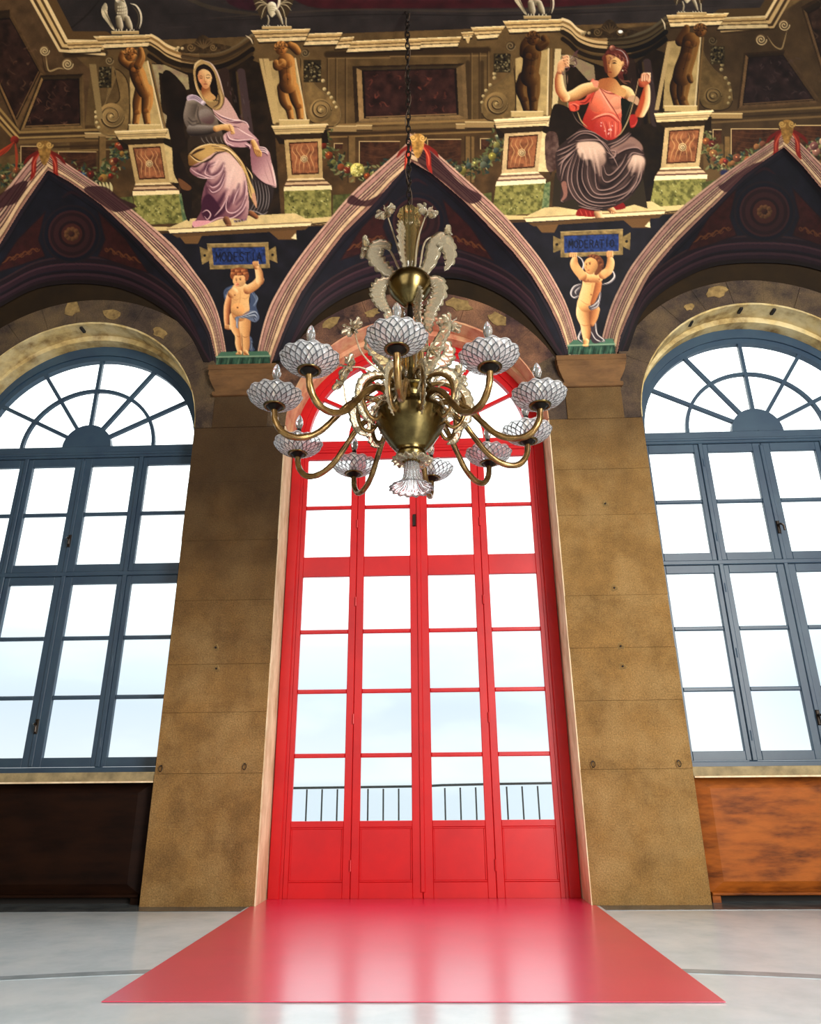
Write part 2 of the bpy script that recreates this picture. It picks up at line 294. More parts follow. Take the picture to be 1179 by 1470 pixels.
def fresco_mat(name):
    m = bpy.data.materials.new(name); m.use_nodes = True; nt = m.node_tree; b = nt.nodes['Principled BSDF']; b.inputs['Roughness'].default_value = 0.75; b.inputs['Specular IOR Level'].default_value = 0.25
    a = node(nt, 'ShaderNodeVertexColor', layer_name='paint'); tcn = node(nt, 'ShaderNodeTexCoord'); n = node(nt, 'ShaderNodeTexNoise'); n.inputs['Scale'].default_value = 60; n.inputs['Detail'].default_value = 4; nt.links.new(tcn.outputs['Object'], n.inputs['Vector'])
    r = node(nt, 'ShaderNodeMapRange'); r.inputs[1].default_value = 0.3; r.inputs[2].default_value = 0.7; r.inputs[3].default_value = 0.90; r.inputs[4].default_value = 1.06; nt.links.new(n.outputs['Fac'], r.inputs[0])
    x = node(nt, 'ShaderNodeMix', data_type='RGBA', blend_type='MULTIPLY'); x.inputs[0].default_value = 1; nt.links.new(a.outputs['Color'], x.inputs[6]); nt.links.new(r.outputs[0], x.inputs[7]); nt.links.new(x.outputs[2], b.inputs['Base Color']); return m
M['fresco'] = fresco_mat('fresco_paint')
def mesh_np(name, V, Q, col, parent, label=None):
    me = bpy.data.meshes.new(name); me.vertices.add(len(V)); me.vertices.foreach_set('co', V.astype(np.float32).ravel()); me.loops.add(Q.size); me.loops.foreach_set('vertex_index', Q.astype(np.int32).ravel())
    me.polygons.add(len(Q)); me.polygons.foreach_set('loop_start', np.arange(0, Q.size, 4, dtype=np.int32)); me.update(calc_edges=True)
    ca = me.color_attributes.new('paint', 'BYTE_COLOR', 'POINT'); rgba = np.ones((len(V), 4), np.float32); rgba[:, :3] = np.clip(col, 0, 1); ca.data.foreach_set('color_srgb', rgba.ravel())
    me.materials.append(M['fresco']); ob = bpy.data.objects.new(name, me); S.collection.objects.link(ob)
    if parent is not None: ob.parent = parent
    if label: ob['label'] = label
    return ob
# ------------------------------------------------------------------ fresco paint box
# The frescoes are paint on the vault: they are mixed here on a canvas (numpy) and laid on the vault mesh as a colour attribute.
SS = 2
CX0, CY0, CX1, CY1 = -60, -60, 1240, 540
CW, CH = (CX1-CX0)*SS, (CY1-CY0)*SS
canvas = np.zeros((CH, CW, 3), np.float32)
idmap = np.zeros((CH, CW), np.int16)
elements = [('ceiling', None)]
_cur = [0]
T = [0.0, 0.0, 1.0]
prng = np.random.default_rng(11)

def el(name, label=None):
    elements.append((name, label)); _cur[0] = len(elements)-1
def base(): _cur[0] = 0
def use(ox=0.0, oy=0.0, s=1.0): T[0], T[1], T[2] = ox, oy, s
def P_(pts):
    a = np.asarray(pts, np.float64).reshape(-1, 2)
    return a/T[2] + np.array([T[0], T[1]])
def catmull(a, closed, n=6):
    if len(a) < 3: return a
    if closed: p = np.vstack([a[-1:], a, a[:2]])
    else: p = np.vstack([2*a[0]-a[1], a, 2*a[-1]-a[-2]])
    out = []
    for i in range(1, len(p)-2):
        p0, p1, p2, p3 = p[i-1], p[i], p[i+1], p[i+2]
        for k in range(n):
            t = k/n
            out.append(0.5*((2*p1)+(-p0+p2)*t+(2*p0-5*p1+4*p2-p3)*t*t+(-p0+3*p1-3*p2+p3)*t**3))
    if not closed: out.append(p[-2])
    return np.array(out)
def _box(a, m=2.0):
    x0 = int(max(0, np.floor((a[:, 0].min()-m-CX0)*SS))); x1 = int(min(CW, np.ceil((a[:, 0].max()+m-CX0)*SS)+1))
    y0 = int(max(0, np.floor((a[:, 1].min()-m-CY0)*SS))); y1 = int(min(CH, np.ceil((a[:, 1].max()+m-CY0)*SS)+1))
    return x0, y0, x1, y1
def _grid(b):
    X = (np.arange(b[0], b[2])+0.5)/SS+CX0; Y = (np.arange(b[1], b[3])+0.5)/SS+CY0
    return np.meshgrid(X, Y)
def _put(b, alpha, col, mark=True):
    v = canvas[b[1]:b[3], b[0]:b[2]]
    a = alpha[..., None].astype(np.float32)
    v *= (1-a); v += a*(np.asarray(col, np.float32)/255.0)
    if mark:
        m = idmap[b[1]:b[3], b[0]:b[2]]; m[alpha > 0.5] = _cur[0]
def vnoise(X, Y, s, seed=0):
    x = X/s+seed*17.31; y = Y/s+seed*9.77
    xi = np.floor(x).astype(np.int64); yi = np.floor(y).astype(np.int64); fx = x-xi; fy = y-yi
    fx = fx*fx*(3-2*fx); fy = fy*fy*(3-2*fy)
    def h(i, j):
        n = (i*374761393+j*668265263+seed*144269) & 0x7fffffff
        n = ((n ^ (n >> 13))*1274126177) & 0x7fffffff
        return ((n ^ (n >> 16)) & 0xffff)/65535.0
    return (h(xi, yi)*(1-fx)+h(xi+1, yi)*fx)*(1-fy)+(h(xi, yi+1)*(1-fx)+h(xi+1, yi+1)*fx)*fy
def fbm(X, Y, s, seed=0, o=3):
    r = 0; a = 0.5; t = 0
    for k in range(o):
        r = r+a*vnoise(X, Y, s/2**k, seed+k); t += a; a *= 0.5
    return r/t
def _mask(a, b):
    h, w = b[3]-b[1], b[2]-b[0]
    d = np.zeros((h, w+1), np.int32)
    q = np.vstack([a, a[:1]])
    qx = (q[:, 0]-CX0)*SS-b[0]; qy = (q[:, 1]-CY0)*SS-b[1]
    for i in range(len(a)):
        xa, ya, xb, yb = qx[i], qy[i], qx[i+1], qy[i+1]
        if ya == yb: continue
        if ya > yb: xa, ya, xb, yb = xb, yb, xa, ya
        r0 = max(0, int(np.ceil(ya-0.5))); r1 = min(h, int(np.ceil(yb-0.5)))
        if r1 <= r0: continue
        rows = np.arange(r0, r1)
        xs = xa+(rows+0.5-ya)*(xb-xa)/(yb-ya)
        np.add.at(d, (rows, np.clip(np.ceil(xs-0.5), 0, w).astype(int)), 1)
    return (np.cumsum(d[:, :w], 1) % 2).astype(np.float32)
def blur(m, k):
    for _ in range(k):
        p = np.pad(m, 1, mode='edge')
        m = (p[1:-1, 1:-1]*2+p[:-2, 1:-1]+p[2:, 1:-1]+p[1:-1, :-2]+p[1:-1, 2:])/6
    return m
def poly(pts, col, smooth=True, grad=None, tex=None, a=1.0, soft=0, mark=True):
    """Closed shape. grad=(p0,p1,col2): col at p0 fading to col2 at p1. tex=(amount, scale[, col2])"""
    q = P_(pts)
    if smooth: q = catmull(q, True)
    b = _box(q, 2+soft)
    if b[2] <= b[0] or b[3] <= b[1]: return
    m = _mask(q, b)
    if soft: m = blur(m, soft)
    X, Y = _grid(b)
    c = np.zeros(X.shape+(3,)); c[:] = col
    if grad:
        p0, p1 = P_([grad[0]])[0], P_([grad[1]])[0]; d = p1-p0
        t = np.clip(((X-p0[0])*d[0]+(Y-p0[1])*d[1])/(d@d), 0, 1)[..., None]
        t = t*t*(3-2*t); c = c*(1-t)+np.asarray(grad[2], float)*t
    if tex:
        n = fbm(X, Y, tex[1], 3+len(pts), 3)[..., None]
        if len(tex) > 2:
            k = np.clip((n-0.5)*2*tex[0]*2+0.35, 0, 1); c = c*(1-k)+np.asarray(tex[2], float)*k
        else: c = c*(1+(n-0.5)*2*tex[0])
    _put(b, m*a, np.clip(c, 0, 255), mark)
def box_(x0, y0, x1, y1, col, **k): poly([(x0, y0), (x1, y0), (x1, y1), (x0, y1)], col, smooth=False, **k)
def stroke(pts, w, col, a=1.0, taper=True, smooth=True, soft=0.6, mark=True):
    q = P_(pts); w = w/T[2] if T[2] != 1 else w
    if smooth: q = catmull(q, False, 5)
    b = _box(q, w+2)
    if b[2] <= b[0] or b[3] <= b[1]: return
    X, Y = _grid(b); best = np.full(X.shape, -9.0); n = len(q)-1
    for i in range(n):
        p0, p1 = q[i], q[i+1]; d = p1-p0; L = d@d+1e-9
        t = np.clip(((X-p0[0])*d[0]+(Y-p0[1])*d[1])/L, 0, 1)
        dist = np.hypot(X-p0[0]-t*d[0], Y-p0[1]-t*d[1])
        s = (i+t)/n
        r = w*0.5*(np.sqrt(np.clip(np.sin(np.pi*np.clip(s, 0.03, 0.97)), 0, 1)) if taper else 1.0)
        best = np.maximum(best, r-dist)
    al = np.clip(best/soft+0.5, 0, 1)
    if taper is False and w < 1: al = al*min(1, w+0.25)
    _put(b, al*a, col, mark)
def strokes(lst, w, col, a=1.0, **k):
    for p in lst: stroke(p, w, col, a, **k)
def tube(pts, rad, light, mid, dark, ld=(0.7, -0.7), a=1.0):
    """Rounded limb: radius per point, shaded across."""
    q = P_(pts); r = np.asarray(rad, float)/T[2]
    qq = catmull(np.column_stack([q, r]), False, 6) if len(q) > 2 else np.column_stack([q, r])
    b = _box(qq[:, :2], r.max()+2)
    if b[2] <= b[0] or b[3] <= b[1]: return
    X, Y = _grid(b); best = np.full(X.shape, 9.0); lx = np.zeros(X.shape); al = np.zeros(X.shape)
    for i in range(len(qq)-1):
        p0, p1 = qq[i, :2], qq[i+1, :2]; d = p1-p0; L = d@d+1e-9
        t = np.clip(((X-p0[0])*d[0]+(Y-p0[1])*d[1])/L, 0, 1)
        ex, ey = X-p0[0]-t*d[0], Y-p0[1]-t*d[1]; rr = qq[i, 2]*(1-t)+qq[i+1, 2]*t+1e-6
        k = np.hypot(ex, ey)/rr; u = k < best
        best = np.where(u, k, best); lx = np.where(u, (ex*ld[0]+ey*ld[1])/rr, lx)
        al = np.maximum(al, np.clip((1-k)*rr/0.6+0.5, 0, 1))
    lx = np.clip(lx, -1, 1)[..., None]; light, mid, dark = (np.asarray(c, float) for c in (light, mid, dark))
    c = np.where(lx > 0, mid+(light-mid)*np.clip(lx*1.5, 0, 1), mid+(dark-mid)*np.clip(-lx*1.15, 0, 1))
    _put(b, al*a, c)
def ball(x, y, r, col, ld=(-0.5, -0.6), dark=0.45, light=1.35, ry=None):
    p = P_([(x, y)])[0]; r = r/T[2]; ry = (ry/T[2]) if ry else r
    b = _box(np.array([[p[0]-r, p[1]-ry], [p[0]+r, p[1]+ry]]))
    if b[2] <= b[0] or b[3] <= b[1]: return
    X, Y = _grid(b); ex, ey = (X-p[0])/r, (Y-p[1])/ry; k = np.hypot(ex, ey)
    l = np.clip((ex*ld[0]+ey*ld[1]), -1, 1)[..., None]; c = np.asarray(col, float)
    c = np.where(l > 0, c*(1+(light-1)*l), c*(1+(1-dark)*l))
    _put(b, np.clip((1-k)*min(r, ry)/0.6+0.5, 0, 1), np.clip(c, 0, 255))
def spiral(cx, cy, r, turns, w, col, cw=1, start=0.0, a=1.0):
    n = 36; pts = []
    for i in range(n+1):
        t = i/n; an = start+cw*turns*2*math.pi*t; rr = r*(1-0.88*t); pts.append((cx+rr*math.cos(an), cy+rr*math.sin(an)))
    stroke(pts, w, col, a, taper=False)
# ---- painted architecture -------------------------------------------------------------
CRM, CRM_L, CRM_M, CRM_D = (205, 178, 122), (238, 216, 165), (165, 138, 90), (112, 88, 52)
BRN, BRN_D, INK = (98, 77, 46), (62, 46, 27), (30, 21, 16)

def cornice(x0, y0, x1, y1, h, cut0, cut1, lit=1.0):
    """painted cornice block: top edge (x0,y0)-(x1,y1), height h, ends cut in by cut0/cut1"""
    bands = [(0, .12, (232, 208, 155)), (.12, .3, (196, 164, 106)), (.3, .42, (120, 92, 54)), (.42, .62, (206, 176, 120)), (.62, .70, (70, 50, 28)), (.70, 1, (226, 202, 150))]
    for a, b, c in bands:
        c = tuple(v*lit for v in c)
        poly([(x0+cut0*a, y0+h*a), (x1+cut1*a, y1+h*a), (x1+cut1*b, y1+h*b), (x0+cut0*b, y0+h*b)], c, smooth=False, tex=(.10, 5))
    stroke([(x0+cut0, y0+h+1.2), (x1+cut1, y1+h+1.2)], 2.4, (34, 24, 16), .8, taper=False)

def pedestal(Q, side, seed, pale=0, label=None):
    TL, TR, BR, BL = [np.array(q, float) for q in Q]
    def m(u, v): l = TL+(BL-TL)*v; r = TR+(BR-TR)*v; return tuple(l+(r-l)*u)
    def q(u0, v0, u1, v1, u2, v2, u3, v3, c, **k): poly([m(u0, v0), m(u1, v1), m(u2, v2), m(u3, v3)], c, smooth=False, **k)
    f = lambda c: tuple(min(255, v+pale*w) for v, w in zip(c, (22, 22, 26)))
    el('painted_pedestal', label)
    q(.0, .06, .98, .06, 1.0, .2, .1, .2, (36, 27, 17), mark=False)
    if side:
        q(.87, .15, 1.02, .2, 1.10, .575, .86, .565, f((196, 172, 116)), tex=(.12, 6))
        q(1.0, 0, 1.22, .10, 1.18, .14, .91, .09, f((206, 182, 128)))
        stroke([m(1.0, .03), m(1.2, .125)], 1.2, (70, 52, 30))
        poly([m(1.02, .2), m(1.16, .25), m(1.14, .45), m(1.07, .5), m(1.13, .56), m(1.1, .62), m(1.05, .5)], (44, 34, 22))
        q(1.01, .694, 1.12, .675, 1.15, .94, 1.0, 1, (122, 136, 92), tex=(.5, 4, (60, 86, 58)))
        q(1.03, .6, 1.09, .58, 1.12, .64, 1.03, .65, (72, 54, 36))
    q(.2, .145, .875, .145, .86, .57, .172, .57, f((178, 150, 98)), tex=(.14, 9))
    q(.0, 0, 1.0, -.01, .91, .09, .05, .095, f((204, 178, 122)), tex=(.08, 7))
    stroke([m(.01, .012), m(1.0, .004)], 1.5, f((240, 218, 168)), taper=False)
    stroke([m(.03, .045), m(.97, .04)], 1.0, (84, 62, 36), taper=False); stroke([m(.04, .064), m(.93, .06)], .8, (96, 72, 42), taper=False)
    q(.06, .097, .9, .092, .86, .15, .2, .155, (52, 39, 23))
    # veined red marble tablet
    el('painted_marble_tablet', 'red veined marble tablet')
    q(.275, .185, .805, .178, .79, .522, .262, .527, (64, 34, 20))
    q(.295, .198, .79, .192, .772, .508, .283, .513, (160, 100, 64), tex=(.6, 6, (112, 68, 44)))
    c = m(.53, .36)
    for k in range(5):
        xx = .36+.08*k; w = (-1 if xx < .53 else 1)*.03
        stroke([m(xx, .21), m(xx+w*1.2, .27), m(xx-w, .34), m(xx+w*.4, .42), m(xx+w, .5)], 1.1, (228, 178, 116), .7)
    for r, cc in ((5.0, (216, 190, 136)), (4.0, (110, 70, 40)), (3.0, (222, 200, 150)), (1.7, (96, 60, 36)), (.8, (230, 210, 160))): ball(c[0], c[1], r*(BR[0]-BL[0])/66, cc, dark=.8, light=1.1)
    elements.append(('painted_pedestal_base', None)); _cur[0] = len(elements)-1
    for v0, v1, cc in ((.565, .585, (222, 198, 148)), (.585, .605, (100, 74, 50)), (.605, .63, (200, 168, 126)), (.63, .648, (92, 62, 48)), (.648, .695, (232, 210, 160))):
        e0, e1 = .172-.11*(v0-.565)/.1, .172-.11*(v1-.565)/.1
        x0, x1 = .86+.2*(v0-.565)/.1, .86+.2*(v1-.565)/.1
        q(max(e0, .06), v0, min(x0, 1.03), v0, min(x1, 1.03), v1, max(e1, .06), v1, f(cc))
    el('painted_green_marble_block', 'mottled green marble block')
    q(.07, .694, 1.01, .69, 1.0, 1, 0, 1.005, (142, 138, 74), tex=(.75, 5, (88, 88, 42)))
    b0 = m(.1, .72); b1 = m(.95, .97)
    for k in range(46):
        px, py = prng.uniform(.06, .97), prng.uniform(.72, .98); x, y = m(px, py); an = prng.uniform(0, 6.28); L = prng.uniform(1, 3.2)
        cc = [(56, 58, 24), (196, 194, 128), (112, 128, 54), (40, 40, 20), (206, 204, 140)][k % 5]
        stroke([(x, y), (x+L*math.cos(an), y+L*math.sin(an))], prng.uniform(1, 2.2), cc, .75)
    base()

def volute(pts_outer, c, r, cw, tone=1.0, leaf=None):
    el('painted_scroll_bracket', 'carved scroll bracket')
    g = lambda col: tuple(v*tone for v in col)
    poly(pts_outer, g((124, 100, 60)), tex=(.18, 7))
    stroke(list(pts_outer)+[pts_outer[0]], 1.5, g((50, 37, 22)), .9, taper=False); stroke(pts_outer[:len(pts_outer)*2//3], 1.2, g((176, 150, 98)), .6, taper=False)
    ball(c[0], c[1], r*1.06, g((140, 114, 70)), dark=.55, light=1.25)
    spiral(c[0], c[1], r, 2.1, 2.2, g((62, 46, 26)), cw)
    spiral(c[0]+.8, c[1]-.8, r*.95, 2.1, .9, g((190, 164, 108)), cw, a=.8)
    ball(c[0], c[1], r*.16, g((176, 150, 98)))
    if leaf is not None:
        for i, (x, y) in enumerate(leaf): ball(x, y, 2.8-.12*i, g((186, 166, 116)), dark=.45)
    base()

def sky_ceiling():
    box_(-60, -60, 1240, 540, (92, 72, 44), tex=(.22, 40))
    el('painted_sky_opening', 'dark painted opening above the cornice')
    poly([(40, -60), (98, 60), (150, 60), (1110, 26), (1170, -60)], (47, 42, 42), smooth=False, tex=(.25, 26))
    for k in range(60):
        x = prng.uniform(70, 1110); y = prng.uniform(-55, 40); L = prng.uniform(12, 70)
        stroke([(x, y), (x+L, y-L*.03)], prng.uniform(.8, 2.4), [(70, 62, 56), (32, 28, 30), (58, 54, 54)][k % 3], .35, mark=False)
    poly([(430, -60), (430, 4), (560, 12), (900, 2), (960, -60)], (60, 20, 27), tex=(.3, 20), soft=6, mark=False)
    poly([(300, -60), (330, 6), (395, 14), (420, 0), (425, -60)], (52, 24, 34), tex=(.3, 12), soft=4, mark=False)
    stroke([(300, 26), (500, 14), (700, 16), (1000, 6)], 3, (72, 62, 50), .5, mark=False)
    stroke([(280, 31), (520, 21), (730, 22), (1000, 12)], 1.4, (24, 20, 20), .7, mark=False)
    stroke([(150, -10), (120, 26), (60, 70)], 2.5, (26, 20, 16), .5, mark=False)
    stroke([(235, -20), (300, 10), (380, 22)], 6, (86, 74, 48), .35, mark=False)
    base()

def wall_field():
    # brown painted wall under the cornice, left to right getting a little deeper in tone
    poly([(-60, -60), (40, -60), (98, 62), (1110, 28), (1170, -60), (1240, -60), (1240, 200), (-60, 240)], (96, 76, 46), smooth=False, tex=(.2, 14))
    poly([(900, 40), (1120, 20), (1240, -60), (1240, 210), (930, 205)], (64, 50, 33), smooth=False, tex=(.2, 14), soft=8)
    poly([(-60, -60), (44, -60), (84, 60), (130, 100), (120, 200), (-60, 240)], (84, 64, 42), smooth=False, tex=(.2, 14), soft=3)
    box_(100, 180, 1010, 340, (78, 58, 34), tex=(.25, 12))
    # dark shadow under the cornice
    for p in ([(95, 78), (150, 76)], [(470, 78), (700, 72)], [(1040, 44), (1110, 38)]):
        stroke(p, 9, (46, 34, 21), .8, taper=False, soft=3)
    for x0, x1, y in ((470, 560, 84), (560, 700, 81)):
        stroke([(x0, y), (x1, y-1)], 1.5, (138, 112, 70), .8, taper=False)
    for x, y0, y1 in ((470, 84, 180), (482, 84, 180), (496, 84, 178), (676, 76, 172), (688, 76, 172), (700, 74, 172)):
        stroke([(x, y0), (x, y1)], 1.6, (58, 43, 26), .8, taper=False); stroke([(x+2, y0), (x+2, y1)], 1.2, (130, 106, 66), .6, taper=False)
    for x, y0, y1 in ((672, 90, 175), (692, 90, 172)): stroke([(x, y0), (x, y1)], 6, (48, 36, 22), .6, taper=False, soft=2)

def panel(q, frame, inner, vein, tilt=None, seed=0):
    """coffered stone panel: outer quad q, nested frames"""
    q = [np.array(p, float) for p in q]; c = sum(q)/4
    el('painted_marble_panel', 'dark framed marble panel')
    def ins(k): return [tuple(p+(c-p)*k) for p in q]
    def edges(k0, k1, cols):
        a, b = ins(k0), ins(k1)
        for i in range(4): poly([a[i], a[(i+1) % 4], b[(i+1) % 4], b[i]], cols[i], smooth=False, tex=(.15, 7))
    edges(0, .07, [(46, 34, 22), frame, frame, (50, 38, 24)])
    edges(.07, .16, [tuple(v*.55 for v in frame), tuple(v*.9 for v in frame), tuple(v*1.15 for v in frame), tuple(v*1.35 for v in frame)])
    edges(.16, .2, [(28, 20, 14)]*4)
    a = ins(.2); poly(a, inner, smooth=False, tex=(.5, 10))
    lo, hi = np.min(a, 0), np.max(a, 0)
    for k in range(30):
        x, y = prng.uniform(lo[0]+4, hi[0]-12), prng.uniform(lo[1]+4, hi[1]-6); p = [(x, y)]
        for j in range(3): x += prng.uniform(-5, 6); y += prng.uniform(-5, 5); p.append((min(max(x, lo[0]+3), hi[0]-3), min(max(y, lo[1]+3), hi[1]-3)))
        stroke(p, prng.uniform(.8, 2.4), vein, prng.uniform(.25, .7), mark=False)
    stroke([a[3], a[2]], 1.4, tuple(v*1.5 for v in frame), .8, taper=False, mark=False)
    base()

def corners():
    # the big painted cornice turns the corner at both ends and runs on towards the room
    for pts, hw, lit in (([(30, -70), (62, -8), (100, 58), (102, 66), (150, 64)], 0, 1), ):
        el('painted_corner_cornice', 'painted cornice turning the corner of the ceiling')
        for off, w, c in ((0, 22, (92, 70, 40)), (4, 5, (228, 202, 148)), (9, 3, (92, 68, 38)), (13, 5, (206, 176, 118)), (18, 3, (80, 58, 32)), (22, 4, (218, 192, 140))):
            stroke([(46-off*1.0, -70), (64-off, -10+off*.2), (98-off*.55, 56+off*.75), (150, 56+off)], w, c, taper=False, smooth=False)
        base()
        el('painted_corner_cornice', 'painted cornice turning the corner of the ceiling')
        for off, w, c in ((0, 22, (70, 54, 32)), (3, 4, (198, 174, 128)), (8, 3, (74, 55, 32)), (12, 5, (168, 142, 96)), (17, 3, (62, 45, 26)), (21, 3, (160, 136, 94))):
            stroke([(1036, 24+off), (1098+off*.6, 22+off*.8), (1128+off, -30+off*.1), (1152+off, -70)], w, c, taper=False, smooth=False)
        base()
    # side panels
    panel([(-50, 20), (14, 14), (66, 108), (26, 190)], (92, 70, 44), (50, 33, 27), (112, 82, 60))
    panel([(58, 108), (120, 106), (122, 186), (26, 190)], (104, 82, 50), (48, 30, 25), (120, 84, 66))
    panel([(1068, 76), (1128, 72), (1182, 150), (1058, 158)], (70, 54, 36), (36, 26, 26), (70, 56, 56))
    panel([(1150, 10), (1240, -40), (1240, 140), (1190, 140)], (64, 50, 34), (42, 30, 24), (76, 60, 50))
    panel([(506, 95), (668, 91), (672, 171), (510, 177)], (112, 90, 58), (52, 31, 27), (128, 66, 52))
    for x, y, r in ((64, 73, 7), (97, 92, 8)):
        el('painted_small_scroll', None); ball(x, y, r, (110, 88, 56), dark=.5); spiral(x, y, r, 2, 1.4, (206, 184, 136)); base()
    stroke([(66, 80), (68, 96), (72, 102), (84, 98), (92, 99)], 2.2, (170, 146, 100)); stroke([(60, 78), (64, 100), (70, 104)], 1.2, (50, 36, 22))
    for x, y, r, t in ((1093, 57, 8, 1), (1126, 36, 8, .9)):
        el('painted_small_scroll', None); ball(x, y, r, (76, 60, 40), dark=.5); spiral(x, y, r, 2, 1.4, (178, 158, 118)); base()
    stroke([(1102, 52), (1112, 66), (1122, 70), (1126, 60), (1130, 44)], 2, (132, 112, 78))
    # lower left frame running to the corner
    for off, c in ((0, (150, 122, 72)), (4, (84, 62, 36)), (8, (176, 146, 90)), (12, (70, 50, 30)), (15, (150, 120, 70))):
        stroke([(-40, 110+off*1.5), (28-off*.3, 190+off*.9)], 3.6, c, taper=False)
    for y, c, w in ((189, (140, 114, 68), 3), (193, (58, 42, 25), 2), (197, (150, 124, 76), 2.6), (203, (110, 86, 50), 5), (212, (60, 44, 26), 3), (218, (128, 104, 62), 2)):
        stroke([(28, y+1), (170, y-4)], w, c, taper=False)
    for y, c, w in ((176, (138, 110, 66), 3), (183, (108, 86, 52), 5), (189, (58, 43, 26), 3), (193, (130, 104, 62), 2)):
        stroke([(470, y+4), (705, y-4)], w, c, taper=False)
    for y, c, w in ((163, (104, 84, 54), 3), (170, (52, 40, 26), 3), (176, (98, 78, 50), 3)):
        stroke([(1020, y), (1240, y-12)], w, c, taper=False)
    for x, y, w, h in ((512, 180, 22, 7), (472, 181, 40, 9), (655, 178, 16, 8), (668, 175, 42, 9), (122, 191, 48, 8), (1020, 163, 46, 8)):
        box_(x, y, x+w, y+h, (150, 124, 80)); stroke([(x, y+h), (x+w, y+h)], 1.6, (44, 32, 20), taper=False); stroke([(x, y), (x+w, y)], 1.4, (206, 182, 130), taper=False)
    # dado panels under the string course, grained
    for x0, y0, x1, y1 in ((516, 203, 574, 240), (480, 206, 492, 214), (614, 200, 662, 250), (690, 199, 704, 214), (30, 210, 72, 250), (84, 218, 138, 250), (1050, 185, 1118, 224), (1024, 186, 1036, 206), (1136, 180, 1240, 230)):
        el('painted_dado_panel', 'grained brown panel with a pale edge')
        box_(x0, y0, x1, y1, (64, 40, 26), tex=(.4, 6))
        for k in range(6): stroke([(x0+2, y0+4+k*6), ((x0+x1)/2, y0+8+k*6+prng.uniform(-3, 3)), (x1-2, y0+3+k*6)], 1.0, (98, 62, 40), .6, mark=False)
        stroke([(x0, y1), (x0, y0), (x1, y0)], 1.1, (186, 160, 112), taper=False, smooth=False); base()
    for x, w in ((500, 10), (668, 9), (676, 5), (1040, 8), (142, 10)): box_(x, 196, x+w, 262, (112, 88, 52), tex=(.15, 6)); stroke([(x, 196), (x, 262)], 1.5, (50, 37, 22), taper=False)

def cornices():
    el('painted_cornice', 'pale painted cornice')
    cornice(60+35, 59, 150, 57, 17, 6, -6)
    base(); el('painted_cornice', 'pale painted cornice')
    cornice(134, 52, 217, 49.5, 17, 16, -4)
    # concave cornice over the woman in pink
    for off, w, c in ((0, 5, (226, 200, 146)), (4, 4, (146, 112, 66)), (8, 4, (210, 178, 122)), (12, 3, (74, 52, 30)), (15, 4, (188, 158, 106)), (20, 8, (44, 33, 20)), (27, 3, (86, 66, 38)), (32, 6, (40, 30, 19))):
        k = max(0, (off-10))*.4
        stroke([(217-off*.1, 51+off*.9), (226, 56+off), (240, 66+off), (262, 74+off), (290, 78+off-k*.3)], w, c, taper=False)
        d = tuple(v*.48 for v in c)
        stroke([(288, 78+off), (312, 77+off), (338, 68+off), (352, 58+off), (362, 51+off)], w, d, taper=False)
    for off, c in ((0, (92, 72, 44)), (5, (40, 30, 20)), (10, (84, 64, 38)), (16, (36, 27, 18)), (23, (70, 54, 33)), (30, (36, 27, 18))):
        stroke([(262, 76+off), (290, 80+off), (318, 78+off), (344, 66+off), (362, 54+off)], 5, c, .75, taper=False)
    stroke([(353, 51), (360, 56), (363, 63)], 2, (214, 196, 160))
    base(); el('painted_cornice', 'pale painted cornice')
    cornice(360, 43.5, 446, 41, 17, 12, -8)
    cornice(444, 48, 492, 46.5, 17, -8, -8); cornice(490, 54, 509, 52.5, 16, -9, -7); cornice(506, 59, 606, 54.5, 16, -9, 0)
    base(); el('painted_cornice', 'pale painted cornice')
    cornice(604, 54.6, 663, 52.5, 14, 0, -6); cornice(662, 46.5, 682, 45, 9, 4, -5); cornice(676, 39, 726, 37, 17, 10, -12)
    poly([(668, 54), (676, 52), (673, 62), (671, 62)], (206, 178, 122), smooth=False)
    cornice(722, 30, 810, 27, 17, 10, -6)
    for off, w, c in ((0, 5, (222, 200, 152)), (4, 4, (140, 110, 68)), (8, 4, (200, 172, 120)), (12, 3, (72, 52, 30)), (15, 5, (190, 162, 112)), (20, 7, (40, 31, 19)), (27, 3, (84, 66, 40)), (31, 6, (36, 28, 19))):
        stroke([(808, 28+off*.9), (818, 32+off), (830, 43+off), (850, 51+off), (876, 54+off)], w, c, taper=False)
        stroke([(874, 54+off), (905, 52+off), (930, 44+off), (946, 34+off), (956, 26+off)], w, tuple(v*.36 for v in c), taper=False)
    stroke([(950, 27), (954, 34), (955, 42)], 2, (206, 192, 160))
    base(); el('painted_cornice', 'pale painted cornice')
    cornice(957, 21.5, 1047, 18.5, 17, 6, -13, .96); cornice(1042, 25, 1098, 23, 17, -12, 6, .8)
    base()
    # carved crests behind the concave cornices
    for cx, cy, t in ((290, 62, 1), (874, 40, .8)):
        el('painted_carved_crest', 'carved leafy crest')
        g = lambda c: tuple(v*t for v in c)
        poly([(cx-34, cy+12), (cx-26, cy+2), (cx-12, cy), (cx-6, cy-8), (cx+2, cy-12), (cx+10, cy-7), (cx+14, cy-1), (cx+30, cy+2), (cx+42, cy+6), (cx+20, cy+14), (cx-10, cy+15)], g((66, 51, 32)), tex=(.4, 4))
        for k in range(7): stroke([(cx+2, cy+8), (cx+2+(k-3)*5, cy-6+abs(k-3)*1.6)], 1.6, g((112, 90, 58)), .8)
        for dx, r in ((-16, 6), (16, 5)): spiral(cx+dx, cy+6, r, 1.6, 1.4, g((128, 104, 66)))
        for x in (-38, -34, -28): ball(cx+x, cy+6+abs(x+32)*.4, 2.4, g((190, 168, 122)))
        base()
    el('painted_white_spot', None); ball(891, 45.5, 3.4, (240, 240, 238), ry=2.4, dark=.95, light=1.0); base()

